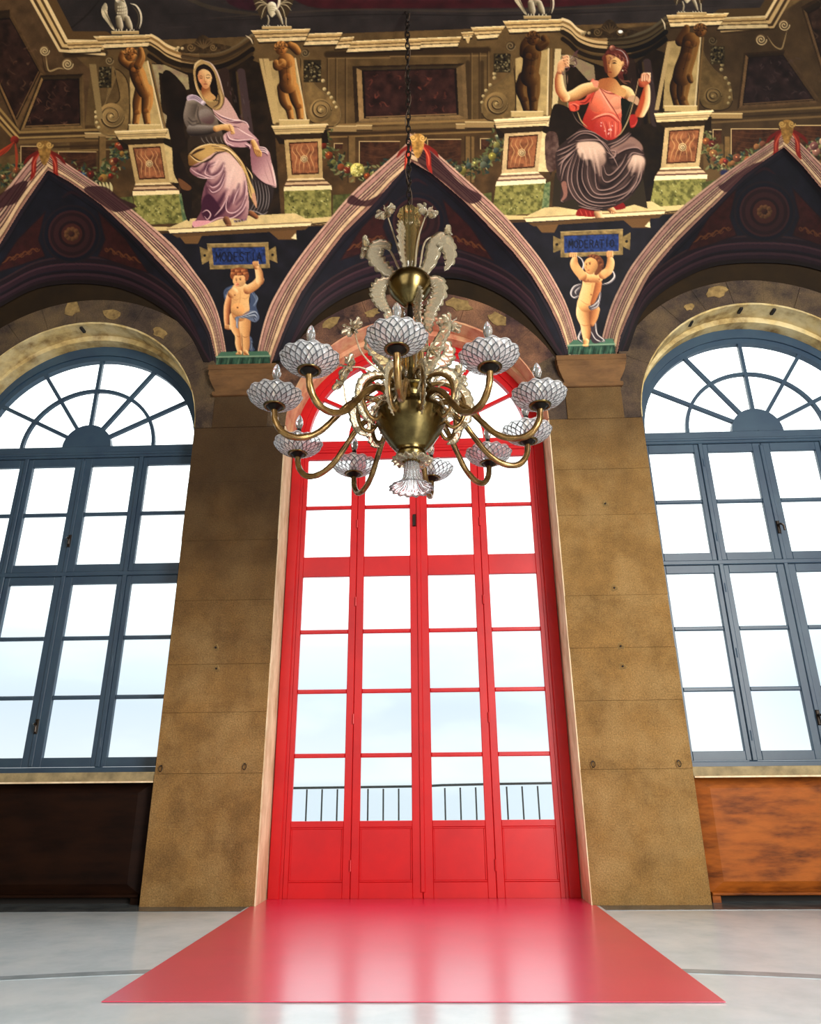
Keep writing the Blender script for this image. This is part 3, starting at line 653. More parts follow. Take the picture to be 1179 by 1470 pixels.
def niches():
    for k, (ox, dy, tone) in enumerate(((0, 0, 1.0), (583, -14, .82))):
        g = lambda c: tuple(v*tone for v in c)
        el('painted_niche', 'dark recess behind the seated figure')
        poly([(214+ox, 90+dy), (240+ox, 94+dy), (285+ox, 110+dy), (330+ox, 104+dy), (356+ox, 84+dy), (372+ox, 90+dy), (394+ox, 180+dy), (404+ox, 316+dy), (272+ox, 322+dy), (250+ox, 280+dy), (238+ox, 190+dy)], g((40, 30, 20)), smooth=False, tex=(.35, 10))
        for x0, x1, w, c in ((305, 312, 4, (62, 48, 30)), (322, 332, 14, (56, 40, 34)), (346, 358, 12, (74, 58, 60)), (340, 350, 3, (84, 66, 40)), (336, 344, 5, (28, 21, 15))):
            stroke([(x0+ox, 104+dy), (x1+ox, 190+dy)], w, g(c), .9, taper=False, soft=1.2)
        for j in range(24):
            x, y = prng.uniform(322, 366)+ox, prng.uniform(112, 175)+dy
            stroke([(x, y), (x+prng.uniform(-3, 3), y+prng.uniform(4, 9))], 1.6, g([(96, 70, 70), (40, 30, 26), (104, 92, 92)][j % 3]), .5, mark=False)
        # marbled light panel on the left of the recess
        poly([(216+ox, 92+dy), (236+ox, 93+dy), (270+ox, 108+dy), (272+ox, 128+dy), (262+ox, 130+dy), (242+ox, 108+dy), (228+ox, 104+dy), (232+ox, 160+dy), (240+ox, 166+dy), (236+ox, 190+dy), (226+ox, 130+dy)], g((170, 158, 112)), smooth=False, tex=(.3, 8, (136, 110, 92)))
        base()

def pilaster(q, tone=1.0):
    g = lambda c: tuple(v*tone for v in c)
    el('painted_pilaster', 'pale pilaster strip')
    poly(q, g((186, 160, 104)), smooth=False, tex=(.15, 9))
    a, b = q[1], q[2]; stroke([a, b], 2.2, g((228, 206, 156)), taper=False); stroke([(a[0]+4, a[1]), (b[0]+4, b[1])], 2.4, g((120, 94, 56)), taper=False)
    base()

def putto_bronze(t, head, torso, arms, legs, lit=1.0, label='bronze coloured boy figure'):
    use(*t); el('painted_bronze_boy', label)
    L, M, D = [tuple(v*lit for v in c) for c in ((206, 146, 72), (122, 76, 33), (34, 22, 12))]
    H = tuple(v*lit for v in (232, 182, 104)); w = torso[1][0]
    for a in arms[:1]: tube(a[0], a[1], L, M, D, ld=(.7, -.6))
    for k, a in enumerate(legs):
        tube(a[0], a[1], L, M, D, ld=(.85, -.35)); p = a[0]; r = a[1]
        stroke([(x+q*.38, y-q*.1) for (x, y), q in zip(p, r)], w*.16, H, .55, soft=2.5)
        kx, ky = p[len(p)//2]; stroke([(kx-r[1]*.6, ky+4), (kx, ky+9), (kx+r[1]*.6, ky)], w*.08, D, .6); ball(kx+2, ky-8, r[1]*.42, M, dark=.7, light=1.35, ld=(.6, -.6))
        fx, fy = p[-1]; ball(fx+w*.1, fy+4, w*.22, M, dark=.5, ry=w*.13)
    stroke([(legs[0][0][0][0]+w*.4, legs[0][0][0][1]), ((legs[0][0][-1][0]+legs[1][0][-1][0])/2, (legs[0][0][1][1]+legs[0][0][-1][1])/2)], w*.14, D, .8, soft=2)
    tube(torso[0], torso[1], L, M, D, ld=(.85, -.4))
    tx = torso[0]; s0 = tx[0]
    for dx, dy, q in ((-.36, .28, .34), (.34, .26, .36), (.02, 1.75, .5)): ball(s0[0]+dx*w+(tx[2][0]-s0[0])*(.5 if q > .4 else 0), s0[1]+dy*w, w*q, tuple(v*1.06 for v in M), dark=.72, light=1.45, ld=(.75, -.5))
    for a in arms[1:]: tube(a[0], a[1], L, M, D, ld=(.7, -.6)); stroke([(x+q*.35, y-q*.25) for (x, y), q in zip(a[0], a[1])], w*.12, H, .5, soft=2)
    stroke([s0, tx[-1]], w*.08, D, .5, soft=1.5); ball(tx[-2][0], tx[-2][1], w*.07, D)
    stroke([(s0[0]-w*.6, s0[1]+w*.55), (s0[0], s0[1]+w*.75), (s0[0]+w*.6, s0[1]+w*.5)], w*.1, D, .55, soft=1.5)
    stroke([(x+q*.5, y) for (x, y), q in zip(tx, torso[1])], w*.2, H, .45, soft=3)
    x, y, r = head; ball(x, y, r*.92, M, dark=.4, light=1.75, ld=(.7, -.3), ry=r)
    ball(x+r*.1, y+r*.35, r*.5, tuple(v*1.15 for v in M), dark=.6, light=1.5, ld=(.7, -.3))
    for k in range(15):
        an = -3.3+k*.26; ball(x+r*.82*math.cos(an), y-r*.12+r*.8*math.sin(an), r*.27, tuple(v*lit for v in [(150, 100, 48), (84, 54, 26), (186, 130, 66)][k % 3]), dark=.5)
    for k in range(6): ball(x-r*.45+k*r*.2, y-r*.62+abs(k-2.5)*r*.06, r*.2, tuple(v*lit for v in [(170, 116, 58), (100, 64, 30)][k % 2]), dark=.5)
    for dx in (-.28, .32): stroke([(x+(dx-.16)*r, y+.02*r), (x+dx*r, y-.02*r), (x+(dx+.16)*r, y+.03*r)], r*.13, D)
    stroke([(x+.05*r, y), (x+.02*r, y+.3*r), (x+.15*r, y+.33*r)], r*.1, D, .7); stroke([(x-.15*r, y+.58*r), (x+.05*r, y+.55*r), (x+.28*r, y+.57*r)], r*.13, D, .85)
    base(); use()

def birds():
    # white carved eagles and winged dragons standing on the cornice
    W, Wm, Wd = (222, 212, 184), (150, 138, 112), (70, 60, 46)
    for ox, oy, tone in ((0, 0, 1), (592, -22, .93)):
        el('painted_eagle', 'pale stone eagle with raised wings'); use(100-0+ox, oy, 4.9125); g = lambda c: tuple(v*tone for v in c)
        poly([(250, 20), (225, 60), (230, 110), (265, 160), (300, 205), (318, 208), (290, 150), (268, 95), (266, 40)], g((190, 178, 146)), tex=(.3, 12))
        for k in range(5): stroke([(235+k*6, 60+k*10), (300+k*3, 190)], 3, g(Wd), .5)
        stroke([(430, 25), (470, 40), (500, 90), (505, 150), (492, 200)], 13, g(W)); stroke([(440, 40), (480, 90), (488, 150), (470, 200)], 8, g((96, 86, 66)), .8)
        tube([(350, -10), (362, 60), (375, 115)], [30, 44, 34], g(W), g(Wm), g(Wd)); ball(345, -2, 22, g(W)); stroke([(355, 0), (378, 8), (384, 16)], 9, g((120, 104, 72)))
        tube([(345, 130), (355, 180), (362, 205)], [22, 24, 10], g(W), g(Wm), g(Wd)); tube([(405, 130), (420, 175), (435, 205)], [20, 22, 10], g(W), g(Wm), g(Wd))
        for x in (330, 350, 370, 405, 430, 455): stroke([(x, 205), (x-4, 220)], 8, g(W))
        for k in range(14): ball(345+(k % 4)*16-(k//8)*4, 50+(k//4)*22, 7, g((196, 186, 156)), dark=.5)
        box_(295, 222, 490, 240, g((180, 152, 98))); stroke([(295, 222), (485, 220)], 5, g((226, 204, 152)), taper=False); use(); base()
    for ox, oy, tone in ((0, 0, 1), (596, -20, .9)):
        el('painted_dragon', 'pale stone dragon with ribbed wings'); use(340+ox, oy, 6.55); g = lambda c: tuple(v*tone for v in c)
        for sgn, cx in ((-1, 290), (1, 400)):
            pts = [(cx, 60), (cx+sgn*10, -20), (cx+sgn*60, -60), (cx+sgn*150, -30), (cx+sgn*125, 30), (cx+sgn*110, 70), (cx+sgn*85, 130), (cx+sgn*60, 180), (cx+sgn*20, 150)]
            poly(pts, g((64, 52, 36)), smooth=False)
            for e in ((150, -30), (125, 40), (112, 100), (60, 180)): stroke([(cx, 40), (cx+sgn*e[0]*.6, e[1]*.5), (cx+sgn*e[0], e[1])], 8, g((190, 176, 140)))
        stroke([(395, -40), (400, 20), (380, 90)], 26, g(W)); tube([(330, 60), (335, 100), (330, 150)], [44, 42, 12], g((244, 238, 214)), g((204, 194, 160)), g(Wm))
        for y in (70, 90, 110): stroke([(292, y), (330, y-14), (372, y)], 4, g((150, 138, 106)))
        tube([(380, 110), (410, 170), (430, 225)], [22, 16, 8], g(W), g(Wm), g(Wd)); tube([(290, 150), (300, 190), (292, 235)], [8, 8, 7], g(W), g(Wm), g(Wd)); tube([(460, 170), (462, 230)], [8, 7], g(W), g(Wm), g(Wd))
        for x in (250, 275, 305, 385, 410, 440, 465): stroke([(x, 236), (x+8, 246)], 9, g((230, 222, 196)))
        box_(236, 248, 516, 272, g((186, 156, 100))); stroke([(240, 250), (512, 248)], 6, g((226, 204, 152)), taper=False); use(); base()

def garland(path, cols, n, seed, label, drop=()):
    r = np.random.default_rng(seed); el('painted_fruit_garland', label)
    q = catmull(P_(path), False, 8)
    for k in range(n*15):
        i = r.integers(0, len(q)); x, y = q[i]+r.uniform(-11, 11, 2); an = r.uniform(0, 6.28); L = r.uniform(4, 9)
        stroke([(x, y), (x+L*.6*math.cos(an)+1, y+L*.6*math.sin(an)), (x+L*math.cos(an), y+L*math.sin(an))], r.uniform(2, 3.6), [(58, 70, 40), (36, 40, 26), (92, 100, 62), (120, 122, 80), (44, 62, 60)][k % 5], .9)
    for k in range(n):
        i = int((k+.5)/n*(len(q)-1)); x, y = q[i]+r.uniform(-6, 6, 2); c = cols[k % len(cols)]
        ball(x, y, r.uniform(3.2, 6.4), tuple(v*.62+8 for v in c))
        if k % 3 == 0: ball(x-1, y-1.4, 1.1, tuple(min(255, v*1.6) for v in c))
    for k in range(n): 
        i = r.integers(0, len(q)); x, y = q[i]+r.uniform(-8, 8, 2); an = r.uniform(0, 6.28)
        stroke([(x, y), (x+4*math.cos(an), y+4*math.sin(an))], 1.5, [(190, 186, 130), (150, 160, 110), (206, 190, 150)][k % 3], .8)
    base()
# ---- painted figures ------------------------------------------------------------------
SKL, SKM, SKD = (238, 198, 142), (206, 150, 92), (112, 62, 34)

def woman_pink():
    el('painted_woman', 'seated woman in a hooded pink cloak over a grey dress')
    use(230, 70, 5.653)
    # cast shadow on the recess
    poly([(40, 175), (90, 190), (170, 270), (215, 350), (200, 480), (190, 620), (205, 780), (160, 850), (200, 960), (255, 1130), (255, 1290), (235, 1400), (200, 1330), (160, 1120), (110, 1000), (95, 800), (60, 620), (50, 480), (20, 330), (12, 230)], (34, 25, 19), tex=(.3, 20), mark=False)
    poly([(150, 1050), (250, 1120), (230, 1150), (170, 1130)], (110, 72, 44), mark=False)
    # right grey under-skirt
    poly([(740, 1020), (800, 1060), (920, 1120), (885, 1290), (830, 1345), (760, 1345), (715, 1310), (725, 1120)], (52, 44, 44))
    for k, x in enumerate((770, 795, 820, 845, 870, 890)):
        stroke([(x-25, 1060+k*6), (x-5, 1180), (x-10, 1260), (x-50+k*4, 1330)], 9, (132, 122, 122), .85); stroke([(x-14, 1070+k*6), (x+5, 1190), (x-2, 1270), (x-36, 1335)], 8, (24, 18, 20), .8)
    # pink cloak over far knee
    poly([(735, 745), (790, 740), (815, 800), (880, 830), (900, 900), (925, 1020), (945, 1120), (900, 1115), (840, 1090), (780, 1040), (750, 1000), (735, 900)], (208, 166, 166), grad=((930, 1000), (745, 880), (150, 100, 112)))
    stroke([(905, 930), (925, 1030), (942, 1112)], 16, (232, 200, 196)); stroke([(870, 900), (905, 1010), (925, 1105)], 9, (150, 100, 108), .7); stroke([(835, 930), (860, 1020), (890, 1090)], 6, (170, 118, 124), .6)
    stroke([(755, 1005), (790, 1050), (850, 1095), (935, 1120)], 10, (40, 22, 30))
    for o in (0, 16, 32): stroke([(800, 795+o), (850, 805+o), (880, 835+o*.7)], 10, (232, 202, 206)); stroke([(805, 803+o), (850, 813+o), (872, 838+o)], 6, (70, 44, 58))
    # main skirt
    poly([(250, 960), (330, 880), (420, 850), (520, 830), (610, 880), (670, 950), (700, 1060), (715, 1180), (720, 1290), (700, 1390), (650, 1385), (560, 1370), (480, 1385), (400, 1415), (280, 1448), (262, 1430), (330, 1320), (335, 1230), (355, 1130), (380, 1050), (300, 1040), (245, 1000)], (116, 70, 84), grad=((360, 1250), (600, 1000), (214, 172, 168)))
    poly([(440, 880), (520, 850), (600, 890), (660, 960), (670, 1060), (640, 1140), (590, 1180), (560, 1250), (530, 1200), (510, 1060), (450, 1000), (400, 1000), (390, 940)], (226, 190, 180), grad=((600, 950), (430, 1050), (196, 150, 152)), soft=6)
    # deep folds
    D = (66, 30, 52); H = (222, 184, 188)
    for p in ([(330, 1000), (380, 960), (440, 930)], [(300, 990), (340, 1030), (400, 1040), (470, 1000), (515, 930)], [(390, 900), (375, 960), (400, 1010)]): stroke(p, 26, D, .8, soft=5)
    for p in ([(380, 1075), (430, 1110), (490, 1060), (520, 970)], [(385, 1130), (440, 1160), (500, 1100), (525, 1000)], [(370, 1100), (390, 1210), (470, 1260), (520, 1180)], [(350, 1260), (420, 1310), (480, 1240), (540, 1140)], [(560, 1200), (530, 1280), (500, 1340)], [(600, 1150), (575, 1230), (555, 1290)], [(690, 1080), (680, 1180), (620, 1260)], [(700, 1200), (660, 1280), (600, 1340)], [(420, 1380), (500, 1320), (540, 1250)], [(640, 1100), (620, 1190), (590, 1240)], [(690, 1290), (640, 1350), (560, 1370)]):
        stroke(p, 24, D, .75, soft=5)
    poly([(345, 1220), (400, 1180), (470, 1260), (500, 1330), (440, 1380), (380, 1390), (335, 1330)], (66, 30, 52), soft=6)
    for p in ([(390, 930), (365, 1000), (380, 1025), (440, 1035), (500, 990), (520, 920)], [(245, 970), (300, 1010), (400, 1050), (440, 1050)], [(300, 1040), (360, 1050), (450, 1045)], [(400, 1110), (430, 1125), (480, 1095), (520, 1010)], [(395, 1135), (430, 1165), (490, 1130), (530, 1040)], [(560, 1160), (535, 1260), (545, 1320), (600, 1330), (660, 1280), (700, 1180)], [(640, 1130), (610, 1200), (590, 1260)], [(705, 1230), (670, 1310), (590, 1370), (480, 1390)], [(690, 1060), (700, 1130), (690, 1220)], [(280, 1445), (380, 1420), (470, 1375), (560, 1365)], [(340, 1330), (380, 1310), (410, 1345), (385, 1385), (360, 1360)], [(440, 1360), (500, 1290), (540, 1210)], [(405, 950), (450, 930), (480, 900)]):
        stroke(p, 9, H, .95)
    for p in ([(470, 900), (440, 960), (420, 1000)], [(600, 960), (570, 1050), (560, 1130)], [(560, 1000), (545, 1090), (540, 1140)]): stroke(p, 14, (240, 212, 204), .6, soft=4)
    poly([(270, 1400), (400, 1395), (385, 1420), (280, 1448)], (214, 150, 160))
    strokes([[(600, 1390), (610, 1410)], [(625, 1388), (632, 1408)], [(650, 1385), (655, 1405)], [(672, 1382), (680, 1400)], [(695, 1375), (700, 1392)]], 12, (120, 100, 118)); strokes([[(612, 1390), (622, 1410)], [(638, 1388), (645, 1406)], [(662, 1384), (668, 1402)]], 8, (30, 18, 30))
    # feet
    tube([(535, 1385), (555, 1420)], [26, 24], (150, 100, 70), (112, 70, 46), (60, 34, 24)); tube([(740, 1335), (780, 1365)], [24, 18], (168, 110, 70), (128, 78, 48), (60, 34, 24))
    for x in (540, 556, 570): ball(x, 1432, 7, (150, 100, 68))
    stroke([(722, 1310), (780, 1322), (835, 1345), (875, 1320)], 9, (168, 158, 160), .8)
    # ochre sash
    poly([(232, 860), (300, 800), (390, 770), (480, 770), (560, 800), (640, 880), (690, 960), (735, 1080), (770, 1170), (785, 1290), (740, 1220), (715, 1120), (690, 1020), (620, 900), (540, 840), (460, 835), (400, 870), (300, 930), (240, 950), (228, 900)], (196, 158, 92), grad=((330, 830), (240, 950), (120, 82, 40)))
    poly([(690, 980), (730, 1070), (770, 1170), (735, 1210), (712, 1110)], (206, 172, 108)); poly([(742, 1195), (770, 1170), (785, 1290), (760, 1250)], (200, 150, 118))
    for p, w in (([(240, 855), (330, 915), (400, 900), (460, 850), (540, 830)], 16), ([(255, 860), (300, 830), (360, 810)], 20), ([(420, 790), (540, 800), (620, 880), (680, 960)], 9), ([(440, 810), (540, 825), (600, 880), (655, 950)], 7), ([(600, 830), (680, 920), (720, 1000), (745, 1060)], 12), ([(690, 1010), (720, 1100), (740, 1190)], 6), ([(235, 950), (290, 955), (350, 920)], 12)):
        stroke(p, w, (44, 26, 20), .9, soft=1.2)
    for p in ([(235, 855), (300, 805), (390, 775), (470, 775)], [(240, 862), (290, 905), (340, 915), (400, 880)], [(430, 782), (540, 805), (630, 885), (690, 975)], [(480, 795), (560, 825), (640, 910)], [(700, 960), (740, 1020), (750, 1060)]): stroke(p, 8, (240, 212, 156))
    # grey dress
    poly([(215, 420), (240, 400), (330, 440), (400, 480), (450, 540), (480, 620), (510, 700), (500, 770), (400, 770), (300, 790), (250, 770), (235, 680), (205, 600), (205, 500)], (122, 108, 96), grad=((330, 520), (300, 760), (58, 46, 38)), tex=(.12, 14))
    poly([(320, 500), (390, 490), (440, 560), (420, 610), (350, 600), (318, 560)], (142, 130, 122), grad=((360, 500), (400, 610), (92, 66, 66)), soft=6)
    tube([(255, 450), (235, 560), (270, 660)], [48, 46, 40], (166, 152, 138), (112, 100, 90), (46, 38, 34), ld=(-.2, -.9)); tube([(260, 660), (350, 660), (450, 650)], [46, 42, 27], (142, 132, 124), (94, 84, 78), (36, 29, 28), ld=(.1, -.95))
    for k in range(9): stroke([(330+k*20, 712), (345+k*19, 745), (370+k*18, 772)], 5, [(170, 164, 158), (40, 32, 28)][k % 2], .7)
    for p in ([(230, 560), (260, 590), (300, 585)], [(225, 590), (260, 620), (320, 605)], [(310, 470), (305, 540), (330, 610)], [(250, 700), (330, 715), (420, 690)]): stroke(p, 8, (44, 36, 36), .8, soft=2)
    poly([(235, 720), (300, 712), (330, 770), (260, 800), (232, 850), (222, 780)], (54, 42, 32))
    # cloak across the breast
    poly([(420, 470), (470, 440), (520, 390), (560, 430), (610, 510), (650, 580), (720, 620), (720, 660), (780, 720), (795, 750), (700, 750), (740, 790), (640, 800), (560, 790), (520, 750), (515, 700), (560, 670), (600, 650), (540, 620), (470, 570)], (206, 164, 156), grad=((560, 500), (640, 780), (188, 142, 150)))
    for p, w in (([(440, 510), (500, 555), (600, 585), (660, 580)], 9), ([(430, 520), (500, 590), (560, 620), (640, 640)], 11), ([(540, 590), (620, 600), (690, 590), (725, 630)], 12), ([(540, 690), (560, 740), (640, 755), (740, 745)], 11), ([(600, 730), (680, 745), (780, 740)], 7), ([(520, 720), (570, 790), (640, 800)], 9), ([(690, 780), (720, 800), (725, 815)], 12), ([(640, 540), (660, 560), (665, 580)], 5)): stroke(p, w, (84, 40, 62), .9, soft=1.2)
    for p in ([(430, 500), (500, 545), (590, 575), (655, 575)], [(440, 540), (510, 600), (600, 625)], [(560, 590), (640, 582), (700, 600), (722, 640)], [(540, 680), (570, 730), (650, 742), (780, 730)], [(520, 700), (540, 760), (600, 790)], [(620, 640), (700, 690), (770, 725)], [(690, 770), (725, 790), (730, 810)]): stroke(p, 8, (244, 214, 214))
    # hood
    poly([(330, 88), (285, 120), (270, 170), (272, 230), (290, 300), (320, 360), (350, 420), (400, 470), (450, 500), (490, 490), (515, 450), (522, 395), (500, 310), (475, 220), (445, 160), (395, 115)], (184, 152, 96), grad=((300, 150), (480, 400), (156, 126, 80)))
    poly([(300, 150), (350, 125), (400, 145), (440, 200), (460, 280), (470, 360), (450, 420), (420, 400), (400, 330), (330, 340), (300, 280), (288, 200)], (30, 20, 18))
    stroke([(345, 92), (410, 118), (450, 170), (480, 240), (505, 330), (520, 385)], 11, (214, 190, 176)); stroke([(330, 92), (290, 122), (276, 160)], 14, (222, 198, 146)); stroke([(276, 250), (300, 330), (335, 390), (360, 430)], 12, (220, 190, 134))
    stroke([(480, 330), (500, 400), (490, 460), (450, 492)], 12, (204, 172, 108)); stroke([(465, 340), (480, 400), (470, 450), (430, 475)], 9, (52, 34, 24)); stroke([(520, 390), (512, 450), (480, 495)], 6, (70, 44, 38))
    # neck and breast
    poly([(345, 300), (400, 300), (410, 350), (450, 390), (440, 415), (400, 420), (360, 400), (335, 350)], (206, 158, 96), grad=((400, 390), (345, 320), (140, 78, 42)))
    stroke([(350, 405), (400, 425), (455, 425)], 9, (196, 164, 96)); strokes([[(430, 415), (440, 425)], [(450, 410), (460, 425)], [(465, 415), (470, 425)]], 6, (34, 26, 20))
    # face
    poly([(303, 200), (315, 170), (345, 157), (385, 165), (412, 195), (420, 240), (410, 280), (395, 312), (372, 325), (350, 315), (330, 285), (310, 250)], (232, 192, 132), grad=((395, 210), (315, 260), (206, 138, 88)))
    poly([(300, 190), (330, 150), (370, 148), (420, 180), (440, 240), (430, 260), (410, 200), (380, 172), (345, 165), (315, 185), (306, 215)], (42, 26, 20))
    strokes([[(318, 225), (332, 220), (344, 226)], [(372, 218), (390, 211), (408, 218)]], 5, (104, 60, 36)); strokes([[(322, 234), (333, 239), (344, 235)], [(372, 232), (388, 238), (404, 230)]], 6, (72, 36, 24))
    stroke([(356, 215), (362, 250), (360, 262), (374, 268)], 5, (164, 98, 58), .8); stroke([(366, 225), (370, 255)], 6, (246, 214, 160), .8); stroke([(362, 270), (372, 273)], 4, (120, 56, 36))
    stroke([(352, 288), (366, 284), (384, 288)], 6, (168, 72, 56)); stroke([(352, 288), (368, 289), (384, 288)], 2.5, (104, 36, 28)); stroke([(360, 302), (376, 302)], 4, (176, 108, 66), .6)
    ball(332, 262, 15, (222, 152, 104), dark=.9, light=1.05); ball(395, 262, 13, (236, 188, 132), dark=.9, light=1.05)
    # shoulder knot
    poly([(215, 395), (245, 372), (300, 380), (350, 420), (370, 440), (350, 460), (320, 440), (270, 415), (225, 420)], (196, 176, 192)); strokes([[(225, 405), (280, 400), (330, 430)], [(235, 390), (290, 390), (340, 425)]], 5, (84, 62, 92)); ball(350, 440, 17, (206, 190, 204)); 
    # hands
    tube([(455, 648), (510, 635), (560, 640)], [26, 24, 30], SKL, (222, 172, 104), (150, 92, 50)); 
    for k in range(4): tube([(565+k*6, 625+k*14), (588+k*3, 640+k*14), (580, 660+k*9)], [10, 10, 8], SKL, (216, 164, 96), (120, 66, 36))
    tube([(755, 755), (770, 790), (785, 830)], [20, 24, 26], SKL, (214, 164, 92), (130, 78, 40))
    for k in range(4): tube([(765+k*14, 810+k*6), (775+k*14, 845), (790+k*9, 870)], [9, 9, 7], (236, 196, 126), (206, 152, 84), (110, 62, 32))
    use(); base()

def woman_red():
    el('painted_woman', 'seated woman in a coral top holding reins and a bridle')
    use(770, 50, 5.2526)
    poly([(120, 560), (160, 520), (260, 560), (330, 640), (330, 720), (220, 800), (130, 860), (90, 740)], (34, 26, 20), tex=(.3, 16), mark=False)
    poly([(70, 760), (150, 740), (170, 860), (150, 1010), (80, 1010)], (110, 86, 78), tex=(.6, 8, (64, 44, 40)), mark=False)
    poly([(140, 1040), (800, 1040), (840, 1310), (740, 1280), (560, 1330), (300, 1320), (120, 1290)], (50, 42, 30), smooth=False, mark=False)
    # red hem and feet
    poly([(300, 1360), (330, 1310), (450, 1330), (440, 1372), (350, 1368)], (140, 30, 26)); poly([(590, 1290), (650, 1265), (672, 1306), (600, 1320)], (130, 26, 24)); strokes([[(330, 1320), (350, 1362)], [(370, 1325), (385, 1368)], [(405, 1330), (415, 1370)]], 7, (206, 84, 66), .8)
    tube([(465, 1345), (480, 1380), (505, 1392)], [30, 28, 16], (232, 196, 150), (196, 150, 104), (110, 70, 46)); tube([(550, 1300), (575, 1325), (592, 1335)], [24, 24, 14], (228, 184, 134), (180, 124, 80), (90, 54, 36))
    for x, y in ((460, 1396), (476, 1400), (492, 1402), (508, 1400), (570, 1340), (586, 1342)): ball(x, y, 7, (206, 158, 112))
    # skirt
    poly([(150, 880), (220, 800), (280, 760), (330, 710), (420, 700), (500, 740), (560, 790), (640, 770), (700, 730), (720, 760), (790, 820), (815, 900), (825, 960), (800, 1070), (760, 1160), (690, 1240), (600, 1290), (510, 1320), (420, 1320), (330, 1290), (290, 1240), (200, 1260), (180, 1230), (190, 1130), (160, 1080), (150, 990)], (58, 44, 42), tex=(.2, 14))
    poly([(300, 840), (340, 800), (440, 800), (510, 850), (530, 940), (500, 1010), (470, 1180), (450, 1100), (430, 960), (390, 940), (340, 940)], (212, 178, 158), grad=((430, 850), (460, 1080), (84, 62, 58)), soft=12)
    poly([(690, 960), (720, 910), (780, 900), (820, 940), (815, 1010), (800, 1060), (760, 1040), (700, 1030)], (212, 178, 158), grad=((760, 930), (770, 1070), (84, 62, 58)), soft=12)
    poly([(560, 850), (640, 800), (720, 770), (790, 820), (800, 870), (720, 850), (640, 880), (590, 920)], (140, 108, 98), soft=3)
    H = (178, 146, 138)
    for p in ([(300, 900), (240, 1040), (270, 1180), (360, 1270)], [(400, 1000), (400, 1110), (470, 1200), (600, 1200)], [(560, 960), (600, 1010), (660, 960)], [(700, 1050), (650, 1130), (560, 1170)], [(760, 1050), (720, 1150), (620, 1220)], [(200, 900), (190, 1000), (220, 960)], [(620, 870), (680, 840), (740, 830)]): stroke(p, 26, (104, 80, 76), .6, soft=5)
    for p in ([(350, 900), (330, 1050), (360, 1160), (430, 1230)], [(450, 1000), (470, 1120), (540, 1140), (640, 1050)], [(520, 900), (570, 980), (640, 940)], [(740, 1050), (690, 1150), (590, 1210)]): stroke(p, 22, (26, 17, 19), .7, soft=5)
    hi = [[(230, 790), (330, 730), (430, 735), (540, 800)], [(240, 815), (340, 745), (440, 760), (530, 850), (575, 930)], [(300, 800), (400, 790), (500, 805), (580, 900)], [(150, 880), (200, 860), (300, 815)], [(160, 910), (230, 880), (300, 830)], [(160, 950), (230, 910), (310, 850)], [(165, 985), (220, 930), (290, 870)], [(180, 1060), (200, 960), (270, 890)], [(190, 1100), (215, 1000), (280, 900)],
        [(300, 860), (250, 1000), (240, 1120), (290, 1230), (380, 1290), (500, 1310)], [(310, 900), (270, 1040), (280, 1150), (350, 1250), (470, 1290), (600, 1280)], [(330, 920), (310, 1060), (330, 1170), (400, 1250), (520, 1265), (660, 1230)], [(360, 930), (345, 1060), (370, 1150), (430, 1220), (540, 1230), (680, 1190), (760, 1110)], [(390, 940), (390, 1080), (440, 1190), (540, 1200), (660, 1150), (740, 1060)], [(440, 960), (450, 1120), (480, 1170), (580, 1150), (680, 1060), (720, 990)], [(490, 980), (500, 1080), (540, 1110), (620, 1060), (690, 960), (720, 900)], [(510, 990), (530, 1050), (570, 1050), (640, 980), (680, 900)], [(530, 880), (580, 920), (620, 1000)], [(560, 870), (600, 880), (590, 920), (550, 930)], [(600, 900), (680, 860), (760, 850), (800, 880)], [(690, 930), (730, 890), (810, 905)], [(780, 1030), (750, 1120), (690, 1200), (600, 1260)], [(800, 1020), (780, 1100), (720, 1190)], [(540, 830), (620, 800), (700, 740)], [(560, 850), (650, 800), (715, 745)], [(200, 1130), (215, 1200), (190, 1250), (205, 1260)], [(320, 1290), (400, 1310), (480, 1320)]]
    for p in hi: stroke([(x+5, y+8) for x, y in p], 11, (20, 13, 16), .7, soft=2)
    for p in hi: stroke(p, 7.5, H, .9, soft=1.0)
    for p in ([(400, 850), (420, 940), (450, 1040)], [(440, 860), (460, 950), (480, 1060)], [(340, 850), (370, 920), (385, 980)], [(750, 930), (740, 1000), (720, 1060)], [(790, 950), (785, 1010), (770, 1070)]): stroke(p, 14, (232, 200, 180), .6, soft=4)
    poly([(190, 1120), (225, 1110), (235, 1200), (215, 1240), (190, 1250), (205, 1200)], (140, 96, 84))
    # coral top
    poly([(415, 340), (450, 350), (470, 395), (560, 430), (640, 450), (665, 480), (655, 560), (640, 640), (645, 720), (600, 780), (530, 790), (450, 740), (370, 700), (350, 650), (380, 570), (400, 500), (340, 510), (270, 575), (245, 540), (260, 500), (370, 480)], (216, 108, 86), grad=((560, 480), (400, 690), (168, 44, 34)))
    poly([(465, 400), (560, 440), (650, 480), (650, 560), (610, 600), (560, 580), (480, 600), (420, 570), (410, 500)], (230, 144, 112), grad=((540, 470), (430, 560), (206, 88, 62)), soft=4)
    ball(455, 530, 52, (222, 106, 76), ld=(.6, -.6), dark=.75, light=1.2); ball(605, 515, 48, (232, 146, 112), ld=(-.2, -.7), dark=.75, light=1.12)
    poly([(470, 640), (550, 600), (620, 640), (640, 720), (590, 780), (530, 780), (450, 740), (440, 690)], (206, 84, 66), grad=((560, 640), (470, 740), (170, 48, 42)))
    for p in ([(420, 640), (480, 610), (560, 600), (640, 660)], [(440, 620), (520, 595), (580, 605), (620, 645)]): stroke(p, 10, (240, 150, 120))
    stroke([(410, 650), (470, 622), (550, 612), (620, 665)], 7, (128, 28, 26)); 
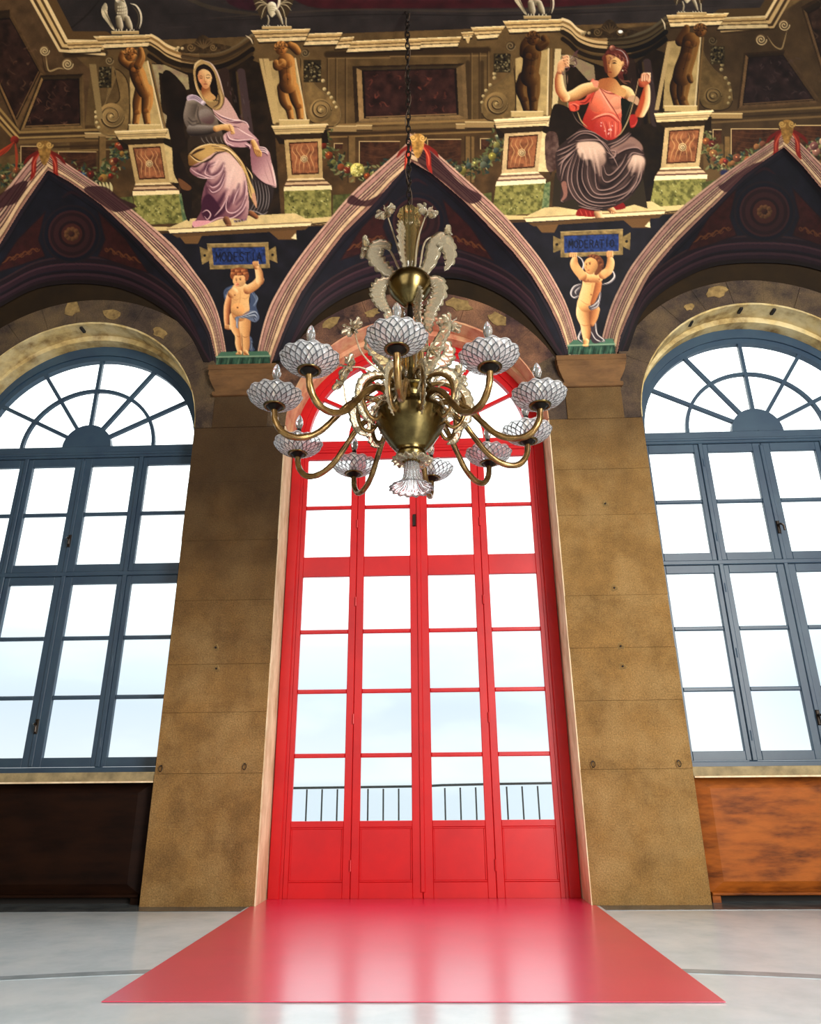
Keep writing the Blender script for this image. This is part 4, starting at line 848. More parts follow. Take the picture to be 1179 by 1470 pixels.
    for k in range(6): stroke([(500+k*24, 650), (520+k*20, 710), (530+k*16, 775)], 6, [(236, 160, 130), (150, 44, 40)][k % 2], .8)
    for k in range(10): ball(520+prng.uniform(-40, 60), 690+prng.uniform(-30, 60), 5, (226, 170, 166), dark=.8)
    for p in ([(480, 400), (530, 480), (590, 570), (640, 660)], [(470, 395), (540, 440), (620, 448), (665, 490)], [(460, 400), (430, 460), (410, 520)]): stroke(p, 6, (112, 34, 34))
    for p in ([(470, 405), (520, 485), (575, 575)], [(520, 425), (600, 440), (655, 485)], [(380, 480), (420, 440), (445, 370)]): stroke(p, 6, (246, 176, 150))
    # left sleeve
    poly([(245, 520), (270, 495), (360, 490), (440, 420), (420, 480), (380, 520), (330, 530), (320, 565), (270, 575)], (196, 66, 50), grad=((420, 440), (260, 560), (214, 84, 62))); strokes([[(265, 520), (300, 540), (300, 570)], [(330, 510), (370, 510), (410, 470)]], 9, (120, 22, 22)); stroke([(250, 530), (290, 520), (330, 540)], 7, (238, 130, 104))
    # right sleeve
    poly([(705, 610), (745, 600), (765, 640), (745, 690), (715, 700), (705, 660)], (168, 40, 36)); stroke([(715, 690), (745, 680), (765, 640)], 6, (216, 92, 76))
    poly([(640, 480), (680, 490), (740, 500), (700, 560), (680, 680), (650, 700), (645, 600)], (24, 30, 24)); stroke([(700, 470), (720, 500), (700, 560), (670, 640)], 8, (96, 92, 76), .7)
    # arms
    tube([(440, 390), (360, 415), (290, 455), (215, 475)], [38, 46, 44, 34], (240, 206, 148), (216, 166, 104), (126, 70, 40), ld=(-.1, -.9)); tube([(222, 470), (185, 420), (172, 340), (180, 270)], [34, 38, 32, 21], (240, 206, 150), (216, 164, 104), (140, 60, 34), ld=(.9, -.2))
    tube([(180, 275), (195, 225), (225, 190)], [22, 32, 24], (244, 206, 156), (220, 160, 110), (130, 60, 40), ld=(.3, -.8))
    for k in range(4): tube([(205+k*8, 170+k*22), (235, 160+k*22), (245, 180+k*20)], [9, 9, 8], (246, 210, 164), (220, 164, 116), (120, 56, 40))
    tube([(655, 420), (690, 440), (715, 470)], [40, 44, 34], (242, 210, 150), (216, 170, 110), (130, 80, 48), ld=(.6, -.7)); poly([(690, 480), (730, 455), (775, 480), (765, 530), (730, 510), (700, 500)], (190, 150, 116))
    tube([(790, 590), (815, 520), (830, 440), (835, 390)], [34, 42, 32, 22], (244, 212, 160), (210, 150, 96), (142, 54, 30), ld=(.9, .1)); poly([(745, 600), (775, 520), (810, 420), (820, 470), (800, 560), (770, 620)], (176, 74, 42), soft=4)
    tube([(800, 360), (830, 340)], [36, 34], (230, 150, 110), (190, 96, 62), (120, 44, 30))
    for k in range(4): tube([(795+k*18, 345-k*2), (800+k*17, 305), (815+k*14, 292)], [9, 9, 8], (250, 222, 186), (220, 160, 120), (110, 44, 32))
    tube([(845, 350), (855, 310), (840, 292)], [10, 9, 8], (250, 222, 186), (226, 170, 130), (120, 50, 36))
    # neck, shoulders
    poly([(500, 330), (590, 330), (640, 390), (680, 420), (660, 470), (560, 430), (470, 395), (440, 370)], (206, 152, 92), grad=((640, 420), (520, 370), (170, 100, 56)))
    poly([(425, 345), (470, 350), (460, 400), (430, 380)], (222, 142, 112))
    # hair back, face
    poly([(500, 190), (520, 140), (560, 90), (610, 95), (670, 120), (700, 180), (695, 240), (670, 280), (655, 300), (660, 340), (620, 330), (600, 250)], (92, 42, 36), tex=(.4, 6))
    poly([(520, 170), (545, 150), (590, 160), (630, 185), (650, 220), (640, 260), (605, 310), (570, 325), (550, 318), (535, 290), (520, 240)], (222, 180, 116), grad=((630, 230), (535, 260), (148, 88, 48)))
    poly([(505, 180), (525, 165), (535, 230), (540, 290), (522, 280), (508, 230)], (96, 46, 32), soft=3)
    for k in range(16):
        x, y = 540+k*9.5, 135+abs(k-6)*6; stroke([(x, y), (x+14, y+10), (x+10, y+28)], 6, [(150, 86, 68), (70, 28, 26), (176, 120, 100)][k % 3], .85)
    for k in range(8): stroke([(650+k*4, 190+k*12), (665+k*3, 205+k*12), (655+k*2, 225+k*12)], 7, [(140, 80, 66), (60, 24, 24)][k % 2], .85)
    stroke([(590, 105), (650, 125), (685, 180), (690, 235)], 7, (176, 160, 160)); ball(575, 100, 22, (140, 84, 70)); ball(568, 92, 9, (196, 140, 112))
    strokes([[(545, 200), (555, 196)], [(572, 200), (590, 194), (608, 202)]], 6, (84, 42, 26)); strokes([[(545, 214), (555, 212)], [(574, 216), (590, 210), (604, 216)]], 9, (44, 22, 18)); ball(589, 214, 4.5, (40, 20, 16))
    stroke([(556, 205), (548, 245), (545, 262), (560, 266)], 5, (150, 90, 52)); stroke([(560, 210), (556, 250)], 6, (242, 206, 144), .8)
    stroke([(545, 282), (556, 279), (570, 284)], 7, (150, 54, 40)); stroke([(545, 283), (570, 285)], 2.5, (84, 26, 22)); ball(652, 218, 13, (214, 158, 104), ry=20)
    strokes([[(640, 340), (670, 350), (700, 350), (710, 362)], [(630, 330), (660, 360), (690, 372)]], 12, (110, 72, 56)); ball(653, 270, 6, (220, 206, 180))
    # bridle and reins
    for p in ([(258, 190), (280, 160), (300, 130), (325, 110)], [(262, 200), (300, 190), (285, 170)], [(215, 250), (245, 245), (240, 265), (205, 285)], [(280, 180), (305, 210), (285, 240), (260, 230)], [(320, 110), (300, 150), (320, 185)], [(195, 270), (200, 300), (215, 290)]): stroke(p, 8, (92, 62, 66)); 
    for p in ([(258, 186), (278, 158)], [(290, 205), (300, 225)], [(215, 248), (240, 248)], [(298, 232), (285, 240)]): stroke(p, 3.5, (206, 186, 176))
    stroke([(235, 300), (238, 370)], 5, (150, 116, 96)); stroke([(310, 575), (340, 650), (385, 695)], 9, (176, 148, 104)); stroke([(270, 580), (310, 650), (380, 705)], 4, (150, 120, 110))
    stroke([(772, 330), (760, 400), (725, 540), (690, 650), (640, 740), (600, 770)], 8, (190, 166, 122)); stroke([(776, 330), (764, 400), (728, 540), (694, 650)], 3, (70, 46, 30))
    use(); base()

def cherubs():
    FL, FM, FD = (240, 204, 150), (214, 158, 98), (124, 66, 36)
    el('painted_cherub', 'curly haired cherub with a blue striped drape raising one arm'); use(270, 320, 6.68)
    def drape(p, lt=(148, 168, 200), dk=(34, 44, 72), n=4):
        poly(p, (66, 80, 112)); a = np.array(p, float); c = a.mean(0)
    # drape behind
    drape([(600, 655), (640, 670), (670, 730), (655, 800), (685, 900), (660, 945), (620, 945), (560, 910), (590, 800)])
    for k in range(5): stroke([(612+k*10, 665+k*6), (650+k*4, 730), (640-k*4, 800)], 9, (150, 168, 198) if k % 2 == 0 else (26, 34, 58), .9)
    drape([(590, 1090), (615, 1110), (625, 1180), (640, 1220), (600, 1230), (580, 1190)])
    for k in range(4): stroke([(600+k*4, 1100+k*15), (612+k*3, 1170), (600+k*8, 1222)], 7, (160, 176, 202) if k % 2 == 0 else (24, 30, 50))
    drape([(350, 640), (420, 600), (460, 600), (400, 640), (385, 690), (420, 780), (370, 770), (345, 710)])
    for k in range(4): stroke([(455-k*8, 603+k*3), (385-k*6, 640+k*8), (365+k*10, 710+k*8), (400+k*6, 782)], 7, (168, 184, 208) if k % 2 == 0 else (30, 40, 66))
    # left (hanging) arm
    tube([(405, 700), (378, 800), (372, 900), (372, 980)], [34, 34, 30, 22], (232, 180, 124), (198, 126, 76), (104, 48, 28), ld=(-.9, -.2)); 
    for k in range(4): tube([(358+k*12, 985), (360+k*12, 1008), (380+k*8, 1018)], [9, 9, 7], FL, FM, FD)
    # legs
    tube([(450, 900), (460, 990), (485, 1080), (490, 1160), (500, 1240)], [52, 56, 36, 38, 24], (236, 192, 134), (206, 142, 86), FD, ld=(-.8, -.2))
    tube([(545, 900), (545, 1000), (548, 1080), (552, 1160), (555, 1235)], [56, 56, 42, 42, 26], FL, FM, FD, ld=(-.4, -.5))
    for k, x in enumerate((468, 482, 496, 512)): tube([(500, 1240), (x-4, 1256)], [18, 8], FL, FM, FD)
    for k, x in enumerate((535, 550, 565, 578)): tube([(555, 1240), (x, 1262)], [20, 8], FL, FM, FD)
    strokes([[(466, 1080), (485, 1092), (505, 1085)], [(522, 1085), (548, 1098), (575, 1088)]], 7, (150, 84, 48), .8); stroke([(515, 1060), (520, 1150), (525, 1240)], 8, (90, 44, 26), .8)
    # torso
    tube([(505, 660), (500, 740), (500, 830), (495, 870)], [92, 84, 90, 74], FL, (222, 170, 108), (130, 70, 36), ld=(.2, -.6))
    tube([(420, 680), (440, 660)], [40, 40], FL, (218, 164, 104), FD); ball(478, 830, 62, (222, 160, 98), ld=(.3, -.6), dark=.6, light=1.12)
    # raised arm
    tube([(575, 640), (640, 600), (690, 545)], [44, 42, 40], FL, FM, FD, ld=(.3, -.8)); tube([(690, 560), (682, 480), (660, 420)], [36, 36, 24], FL, (222, 172, 112), FD, ld=(-.7, -.4))
    tube([(655, 420), (650, 400)], [26, 24], FL, FM, FD)
    for k in range(4): tube([(632+k*14, 405), (625+k*14, 385), (635+k*12, 373)], [9, 9, 7], FL, FM, FD)
    # hip drape
    poly([(455, 905), (520, 880), (590, 840), (650, 850), (682, 905), (660, 945), (620, 948), (560, 915), (500, 905), (480, 960), (480, 1010), (462, 1000), (460, 950)], (96, 108, 136))
    for k in range(6): stroke([(480+k*6, 905+k*2), (560+k*12, 880-k*2+k*7), (640, 850+k*17), (670-k*6, 880+k*12)], 7, (196, 206, 222) if k % 2 == 0 else (30, 38, 62))
    stroke([(470, 910), (468, 960), (474, 1010)], 8, (170, 182, 202)); stroke([(410, 850), (470, 892), (560, 870), (590, 830)], 9, (172, 100, 56), .8)
    # details
    ball(447, 692, 8, (150, 84, 56)); ball(548, 668, 8, (150, 84, 56)); ball(475, 812, 8, (96, 48, 30)); stroke([(500, 640), (500, 720), (485, 800)], 6, (186, 122, 72), .6); strokes([[(415, 720), (460, 740), (500, 720)], [(510, 720), (560, 725), (590, 690)]], 7, (184, 118, 70), .6)
    # head
    ball(492, 550, 64, (222, 168, 110), ld=(-.2, -.6), dark=.7, light=1.1, ry=62); ball(470, 590, 20, (224, 146, 104), dark=.85)
    poly([(405, 500), (420, 450), (470, 430), (540, 435), (580, 480), (578, 540), (550, 555), (545, 510), (500, 490), (450, 500), (430, 540), (412, 530)], (134, 74, 42))
    for k in range(16): ball(422+(k % 8)*20, 465+(k//8)*30-abs(k % 8-3.5)*3, 13, [(150, 88, 50), (112, 58, 34), (176, 112, 66)][k % 3], dark=.5)
    strokes([[(455, 535), (470, 530)], [(488, 535), (512, 525)]], 6, (104, 54, 34)); ball(462, 547, 6, (54, 28, 20)); ball(502, 543, 7, (54, 28, 20)); stroke([(474, 540), (464, 570), (478, 574)], 5, (160, 92, 58)); stroke([(462, 592), (478, 588), (490, 592)], 7, (170, 62, 50))
    use(); base()

    el('painted_cherub', 'cherub holding a tablet overhead with both hands'); use(780, 310, 6.394)
    Wl, Wd = (224, 216, 214), (56, 50, 58)
    def ribbon(p, w=22):
        stroke(p, w, Wd); stroke([(x-2, y-3) for x, y in p], w*.45, Wl); stroke([(x+5, y+5) for x, y in p], w*.18, (176, 168, 176))
    poly([(255, 700), (280, 640), (350, 620), (340, 680), (330, 740), (280, 755)], (58, 52, 58)); ribbon([(350, 625), (285, 650), (255, 710), (280, 750), (330, 735)]); ribbon([(345, 650), (300, 690), (300, 720)], 16)
    ribbon([(545, 630), (610, 610), (655, 560), (640, 510), (600, 530)], 22); ribbon([(315, 370), (355, 400), (372, 460), (330, 560), (345, 600)], 22)
    ribbon([(350, 1050), (325, 1120), (360, 1160)], 24); poly([(440, 1020), (490, 960), (500, 1080), (540, 1150), (450, 1160)], (60, 50, 58)); ribbon([(480, 960), (495, 1080), (560, 1140), (540, 1155)], 20); ribbon([(440, 1060), (480, 1130), (530, 1155)], 18)
    # legs
    tube([(475, 860), (462, 930), (445, 990)], [46, 40, 26], (222, 166, 104), (178, 112, 64), (90, 44, 26))
    tube([(370, 800), (365, 900), (385, 990), (395, 1060), (398, 1150)], [58, 62, 46, 44, 26], FL, FM, FD, ld=(-.7, -.4)); tube([(395, 1150), (390, 1180)], [26, 22], FL, FM, FD)
    for x in (372, 385, 398, 410): ball(x, 1188, 9, (222, 172, 112))
    stroke([(350, 995), (385, 1008), (425, 1000)], 7, (150, 84, 48), .7)
    # torso
    tube([(450, 570), (430, 660), (410, 740), (400, 800)], [84, 76, 78, 84], FL, (224, 170, 104), (124, 64, 34), ld=(-.3, -.6)); tube([(470, 800), (490, 720), (510, 620)], [36, 34, 30], (206, 136, 80), (176, 104, 56), (110, 56, 30))
    tube([(400, 560), (500, 560)], [50, 52], FL, (224, 170, 106), FD)
    # arms
    tube([(360, 550), (310, 490), (285, 440), (290, 390)], [42, 40, 38, 24], FL, FM, FD, ld=(-.4, -.7)); tube([(550, 540), (600, 500), (620, 430), (612, 380)], [40, 38, 36, 24], FL, FM, FD, ld=(.5, -.6))
    for k in range(4): tube([(245+k*18, 370), (248+k*18, 350), (258+k*16, 342)], [9, 9, 7], FL, FM, FD)
    for k in range(4): tube([(590+k*15, 370), (588+k*15, 340), (600+k*12, 326)], [9, 9, 7], FL, FM, FD)
    # head thrown to the side
    ball(440, 455, 66, (214, 152, 90), ld=(-.6, -.5), dark=.6, light=1.15, ry=74); poly([(400, 370), (460, 350), (520, 370), (555, 420), (550, 480), (500, 540), (470, 530), (500, 470), (490, 410), (440, 380)], (110, 62, 36))
    for k in range(10): ball(440+k*12, 366+(k*k)*1.3, 14, [(126, 74, 44), (84, 46, 28)][k % 2], dark=.5)
    strokes([[(390, 440), (405, 432)], [(415, 430), (440, 424)]], 6, (90, 46, 28)); ball(398, 446, 5, (48, 24, 18)); ball(428, 440, 7, (48, 24, 18)); stroke([(402, 450), (392, 475), (408, 480)], 5, (150, 84, 50)); stroke([(405, 500), (425, 496)], 9, (170, 66, 48)); stroke([(370, 490), (420, 530), (470, 530)], 7, (130, 70, 38), .7)
    # modesty drape
    poly([(415, 830), (470, 800), (520, 700), (535, 720), (520, 800), (500, 840), (440, 865)], (70, 62, 70)); ribbon([(525, 700), (515, 770), (470, 820), (425, 840)], 18); ribbon([(520, 760), (500, 830), (440, 860)], 16)
    ball(410, 588, 8, (160, 96, 60)); ball(515, 580, 8, (160, 96, 60)); ball(440, 722, 7, (112, 60, 36)); stroke([(465, 560), (450, 640), (440, 720)], 6, (186, 120, 70), .6); strokes([[(370, 610), (420, 625), (455, 605)], [(475, 605), (520, 615), (545, 590)]], 7, (186, 120, 70), .6); stroke([(340, 770), (400, 810), (470, 800)], 7, (176, 108, 62), .6)
    use(); base()

def tablets():
    font = {'M': [[(0, 1), (.05, 0), (.5, .7), (.95, 0), (1, 1)]], 'O': [[(.5, 0), (.1, .2), (0, .5), (.1, .8), (.5, 1), (.9, .8), (1, .5), (.9, .2), (.5, 0)]], 'D': [[(.08, 0), (.08, 1), (.55, 1), (.95, .7), (.95, .3), (.55, 0), (.08, 0)]],
            'E': [[(.9, 0), (.1, 0), (.1, 1), (.9, 1)], [(.1, .5), (.7, .5)]], 'S': [[(.9, .15), (.5, 0), (.1, .2), (.2, .45), (.8, .55), (.9, .8), (.5, 1), (.1, .85)]], 'T': [[(0, 0), (1, 0)], [(.5, 0), (.5, 1)]],
            'I': [[(.5, 0), (.5, 1)]], 'A': [[(0, 1), (.5, 0), (1, 1)], [(.2, .65), (.8, .65)]], 'R': [[(.1, 1), (.1, 0), (.6, 0), (.9, .22), (.6, .5), (.1, .5)], [(.5, .5), (.95, 1)]]}
    for (t, out, inn, ears, word, x0, x1, y0, y1, sl) in (
        ((270, 320, 6.68), [(182, 202), (770, 188), (786, 432), (212, 446)], [(228, 238), (738, 230), (750, 396), (246, 408)], ([(190, 260), (110, 228), (135, 400), (205, 362)], [(765, 268), (842, 222), (858, 384), (775, 350)]), 'MODESTIA', 262, 712, 282, 368, .0),
        ((780, 310, 6.394), [(160, 146), (732, 122), (732, 356), (160, 382)], [(190, 182), (695, 164), (695, 324), (194, 342)], ([(160, 215), (92, 182), (92, 338), (160, 312)], [(732, 190), (804, 150), (796, 314), (732, 280)]), 'MODERATIO', 232, 656, 228, 294, -.03)):
        el('painted_tablet', 'blue inscription tablet with a stone frame reading '+word); use(*t)
        for e in ears: poly(e, (128, 108, 66), smooth=False, tex=(.3, 5)); c = np.mean(e, 0); ball(c[0], c[1], 13, (26, 20, 16), dark=.9, light=1)
        poly(out, (136, 114, 70), smooth=False, tex=(.35, 6)); poly(inn, (36, 56, 112), smooth=False, tex=(.45, 3))
        stroke([out[0], out[1]], 5, (196, 174, 122), taper=False); stroke([inn[3], inn[2]], 4, (176, 150, 96), taper=False); stroke([inn[0], inn[1]], 5, (50, 40, 30), taper=False)
        n = len(word); w = (x1-x0)/n
        for i, ch in enumerate(word):
            for s in font[ch]:
                stroke([(x0+w*(i+.12+.74*px), y0+(y1-y0)*py+sl*(x0+w*i-x0)) for px, py in s], 8.5, (14, 14, 24), .95, taper=False, smooth=False)
        use(); base()
GROIN_IN = {'C': [(591, 226), (563, 263), (541, 289.5), (495, 335), (463, 377), (434, 419), (417, 453), (406, 480), (394, 520)]}
def band(outer, inner, tone=1.0, name='painted_groin_moulding', flip=0):
    """striped moulding painted along the groin between two polylines"""
    el(name, 'striped pink and cream moulding along the vault groin')
    o, i = catmull(np.array(outer, float), False, 6), catmull(np.array(inner, float), False, 6)
    def rs(a, n=60):
        d = np.r_[0, np.cumsum(np.hypot(*np.diff(a, axis=0).T))]; s = np.linspace(0, d[-1], n); return np.column_stack([np.interp(s, d, a[:, 0]), np.interp(s, d, a[:, 1])])
    o, i = rs(o), rs(i)
    st = [(0, .10, (196, 158, 138)), (.10, .14, (84, 48, 48)), (.14, .30, (168, 126, 116)), (.30, .34, (60, 36, 36)), (.34, .40, (196, 166, 140)), (.40, .45, (70, 42, 42)), (.45, .52, (160, 124, 112)), (.52, .56, (58, 34, 36)), (.56, .62, (196, 162, 134)), (.62, .67, (78, 48, 46)), (.67, .82, (206, 176, 138)), (.82, .87, (104, 70, 58)), (.87, 1, (150, 112, 98))]
    for a, b, c in st:
        A = o+(i-o)*a; B = o+(i-o)*b
        c = tuple(v*tone for v in c)
        poly(np.vstack([A, B[::-1]]), c, smooth=False, tex=(.1, 8))
    base()
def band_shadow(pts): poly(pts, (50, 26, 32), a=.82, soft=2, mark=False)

def lunette(apex, L, R, arch, med, mr, toneb=1.0):
    """painted soffit of one lunette: navy field, medallion, two triangles, plum arch mouldings. L, R: inner groin polylines apex->springing"""
    shp = [apex]+R+arch[::-1]+L[::-1]
    el('painted_lunette_field', None)
    poly(shp, (22, 22, 33), smooth=False, tex=(.3, 14))
    base()

def paint_fresco():
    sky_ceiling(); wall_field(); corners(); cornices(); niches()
    # scroll brackets
    volute([(152, 148), (160, 100), (164, 98), (166, 112), (150, 150), (140, 160), (136, 178), (148, 192), (168, 194), (184, 184), (184, 120), (165, 100), (172, 140), (160, 150)], (160, 167), 18, 1, 1.0, [(142, 148), (140, 154), (138, 161), (138, 168), (139, 176), (142, 183)])
    volute([(432, 82), (440, 104), (456, 126), (478, 142), (488, 156), (488, 172), (480, 181), (462, 180), (444, 172), (436, 150), (432, 110)], (461, 158), 15, -1, 1.0, [(464, 116), (466, 128), (472, 134), (476, 140), (480, 147), (483, 154)])
    volute([(735, 80), (736, 100), (716, 120), (700, 130), (692, 148), (692, 162), (700, 172), (718, 174), (738, 166), (740, 120)], (713, 149), 16, 1, .9, [(710, 106), (710, 112), (704, 122), (698, 130), (694, 138), (692, 147)])
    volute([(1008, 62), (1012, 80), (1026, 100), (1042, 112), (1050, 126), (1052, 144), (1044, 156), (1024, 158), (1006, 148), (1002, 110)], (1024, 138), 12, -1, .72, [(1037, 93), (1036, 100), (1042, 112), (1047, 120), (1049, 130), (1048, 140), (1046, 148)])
    # chequered grilles and small top scrolls
    for x0, y0, x1, y1, t in ((142, 96, 160, 126, .8), (436, 86, 461, 118, 1), (709, 77, 733, 104, .9), (1020, 66, 1041, 92, .7)):
        el('painted_grille', 'mottled dark grille'); box_(x0, y0, x1, y1, (50, 42, 26))
        for k in range(70): ball(prng.uniform(x0+1, x1-1), prng.uniform(y0+1, y1-1), 1.4, tuple(v*t for v in [(140, 128, 92), (90, 78, 50), (24, 20, 14)][k % 3]))
        base()
    for x, y, r, t in ((157, 87, 6, .8), (438, 76, 6, .7), (733, 66, 7, .7), (1023, 58, 6, .5)):
        el('painted_small_scroll', None); ball(x, y, r, tuple(v*t for v in (96, 76, 48)), dark=.5); spiral(x, y, r, 1.6, 1.5, tuple(v*t for v in (180, 156, 110))); base()
    for p, t in (([(128, 92), (138, 92), (148, 170), (140, 172)], .8), ): poly(p, tuple(v*t for v in (170, 144, 92)), smooth=False)
    # bronze boys against pale pilasters
    pilaster([(186, 88), (212, 88), (234, 186), (188, 186)]); pilaster([(382, 88), (424, 84), (440, 174), (396, 176)], .95); pilaster([(740, 84), (788, 70), (786, 165), (742, 165)], .95); pilaster([(958, 60), (1006, 54), (998, 158), (952, 156)], .85)
    for p in ([(378, 84), (386, 84), (402, 172), (394, 178)], [(372, 84), (377, 84), (396, 178), (392, 178)]): poly(p, (188, 162, 106), smooth=False)
    for p in ([(797, 70), (806, 70), (800, 164), (792, 164)],): poly(p, (206, 184, 134), smooth=False)
    for p in ([(958, 62), (964, 62), (946, 158), (940, 158)],): poly(p, (168, 144, 98), smooth=False)
    putto_bronze((120, 60, 5.359), (360, 100, 50), ([(400, 200), (420, 260), (445, 330), (470, 380)], [52, 62, 56, 54]), [([(300, 90), (300, 140), (370, 190)], [22, 32, 38]), ([(440, 60), (445, 120), (420, 180)], [20, 30, 34])], [([(440, 370), (420, 470), (410, 550), (400, 625)], [46, 44, 30, 26]), ([(490, 370), (490, 470), (480, 540), (490, 625)], [46, 44, 32, 26])])
    putto_bronze((360, 30, 4.9125), (215, 195, 46), ([(250, 290), (255, 350), (262, 410), (262, 450)], [62, 60, 60, 62]), [([(330, 215), (310, 190), (280, 170)], [26, 30, 24]), ([(180, 300), (190, 320), (220, 300)], [26, 32, 34])], [([(225, 470), (240, 560), (270, 620), (285, 690)], [40, 40, 28, 22]), ([(300, 470), (320, 550), (340, 610), (350, 690)], [40, 42, 32, 24])])
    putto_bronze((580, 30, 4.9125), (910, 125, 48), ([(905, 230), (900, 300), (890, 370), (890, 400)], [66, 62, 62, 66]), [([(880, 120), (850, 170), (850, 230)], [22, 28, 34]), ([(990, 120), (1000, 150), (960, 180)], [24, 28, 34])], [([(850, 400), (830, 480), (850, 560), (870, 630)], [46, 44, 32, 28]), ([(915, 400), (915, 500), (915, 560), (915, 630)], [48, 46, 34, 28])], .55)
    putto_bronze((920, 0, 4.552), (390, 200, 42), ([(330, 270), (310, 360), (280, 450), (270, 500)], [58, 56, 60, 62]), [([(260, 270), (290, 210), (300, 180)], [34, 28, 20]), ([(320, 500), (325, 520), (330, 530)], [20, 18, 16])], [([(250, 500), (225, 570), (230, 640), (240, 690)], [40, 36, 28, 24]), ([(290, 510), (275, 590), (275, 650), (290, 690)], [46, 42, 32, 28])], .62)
    for x0, y0, x1, y1, t in ((185, 179, 230, 188, 1), (401, 172, 444, 180, 1), (734, 160, 780, 168, .98), (954, 152, 1001, 160, .95)):
        box_(x0, y0, x1, y1, tuple(v*t for v in (196, 170, 112))); stroke([(x0, y0), (x1, y0)], 1.4, tuple(v*t for v in (226, 204, 150)), taper=False)
    # pedestals: corners TL, TR, BR, BL
    garland([(166, 206), (172, 222), (160, 240), (146, 252), (128, 254), (108, 250), (92, 236)], [(168, 76, 36), (150, 48, 28), (206, 150, 60), (176, 100, 50), (122, 40, 30)], 15, 3, 'garland of fruit and leaves beside the left pedestal')
    for k in range(14): an = k*.45; stroke([(116, 254), (116+9*math.cos(an), 254+8*math.sin(an))], 2.4, [(44, 96, 156), (26, 56, 110)][k % 2])
    for k in range(7): stroke([(128+k*5, 262), (130+k*5, 270), (127+k*5.4, 278)], 4, (190, 180, 130))
    garland([(464, 196), (468, 218), (480, 232), (496, 244), (514, 246), (536, 250), (556, 244), (572, 236)], [(150, 156, 76), (166, 54, 30), (120, 130, 60), (182, 80, 34), (150, 150, 70), (190, 90, 44)], 15, 5, 'garland of pale fruit and red pomegranates')
    ball(513, 244, 10, (188, 178, 92))
    for k in range(26): ball(513+prng.uniform(-8, 8), 244+prng.uniform(-8, 8), 1.2, [(226, 216, 140), (120, 120, 50)][k % 2])
    garland([(716, 192), (712, 212), (704, 226), (692, 238), (676, 242), (656, 244), (640, 240), (628, 232)], [(126, 138, 112), (176, 168, 84), (96, 116, 106), (188, 174, 70), (104, 110, 84)], 13, 8, 'garland of green gourds and yellow fruit')
    for k in range(10): stroke([(640+k*2, 250+k*1.6), (643+k*2, 262+k*1.4)], 2.2, [(34, 40, 84), (196, 190, 160), (20, 22, 44)][k % 3])
    garland([(1012, 196), (1020, 214), (1026, 228), (1042, 236), (1056, 232), (1072, 228), (1088, 218), (1100, 210)], [(196, 104, 52), (138, 50, 42), (172, 120, 52), (190, 124, 70), (150, 86, 60)], 15, 9, 'garland of oranges, grapes and a pumpkin')
    for k in range(12): an = k*.5; stroke([(1041, 248), (1041+8*math.cos(an), 248+6*math.sin(an))], 2, (40, 44, 76))
    garland([(1150, 220), (1166, 214), (1184, 206)], [(196, 130, 110), (150, 90, 86), (214, 180, 150)], 6, 10, 'small pale roses on a garland at the edge')
    garland([(-10, 250), (6, 252), (24, 250), (36, 244)], [(168, 104, 60), (150, 80, 50), (120, 110, 70)], 8, 12, 'small fruit on a garland by the vault corner')
    Qs = (([(163.8, 187.8), (241.3, 185.4), (262.7, 320.3), (196.5, 322.2)], 1, 0, 'pedestal painted left of the woman in pink'), ([(389.5, 180.2), (470.9, 178.2), (476, 314), (409, 316)], 0, 0, 'pedestal painted right of the woman in pink'), ([(709, 171), (791, 167.5), (777, 306), (706, 310)], 1, 1, 'pedestal painted left of the woman in coral'), ([(939.5, 162.5), (1024.5, 159), (1008, 300), (932, 302)], 0, .6, 'pedestal painted right of the woman in coral'))
    for q, s, p, l in Qs: pedestal(q, s, 0, p, l)
    for x0, y0, x1, y1, x2, y2, x3, y3 in ((166, 284, 190, 282, 196, 316, 184, 316), (478, 280, 504, 278, 486, 304, 478, 314), (684, 280, 706, 276, 706, 310, 702, 306), (1008, 262, 1036, 256, 1020, 286, 1008, 300)):
        poly([(x0, y0), (x1, y1), (x2, y2), (x3, y3)], (92, 96, 50), smooth=False, tex=(.5, 5, (56, 60, 30)))
    # ledges
    for x0, x1, y, s0, s1, dy in ((240, 448, 322, 24, 14, -4), (752, 956, 306, 22, 10, -5)):
        el('painted_ledge', 'cream stone ledge under the seated figure')
        poly([(x0-70, y+dy+6), (x0+10, y+4), (x0+10, y+10), (x0-60, y+12)], (206, 182, 124), smooth=False); poly([(x1-14, y+dy-4), (x1+40, y+dy-8), (x1+36, y+dy+2), (x1-14, y+dy+6)], (206, 182, 124), smooth=False)
        stroke([(x0-60, y+11), (x0+10, y+10)], 2, (60, 42, 26), taper=False); stroke([(x1-14, y+dy+5), (x1+36, y+dy)], 2, (60, 42, 26), taper=False)
        poly([(x0+s0+8, y-8), (x1-s1-10, y+dy-12), (x1, y+dy), (x0, y+6)], (208, 184, 128), smooth=False, tex=(.12, 12))
        poly([(x0, y+6), (x1, y+dy), (x1-2, y+dy+6), (x0+4, y+13)], (236, 214, 164), smooth=False); stroke([(x0, y+7), (x1, y+dy+1)], 1.3, (110, 82, 50), taper=False)
        base()
    woman_pink(); woman_red()
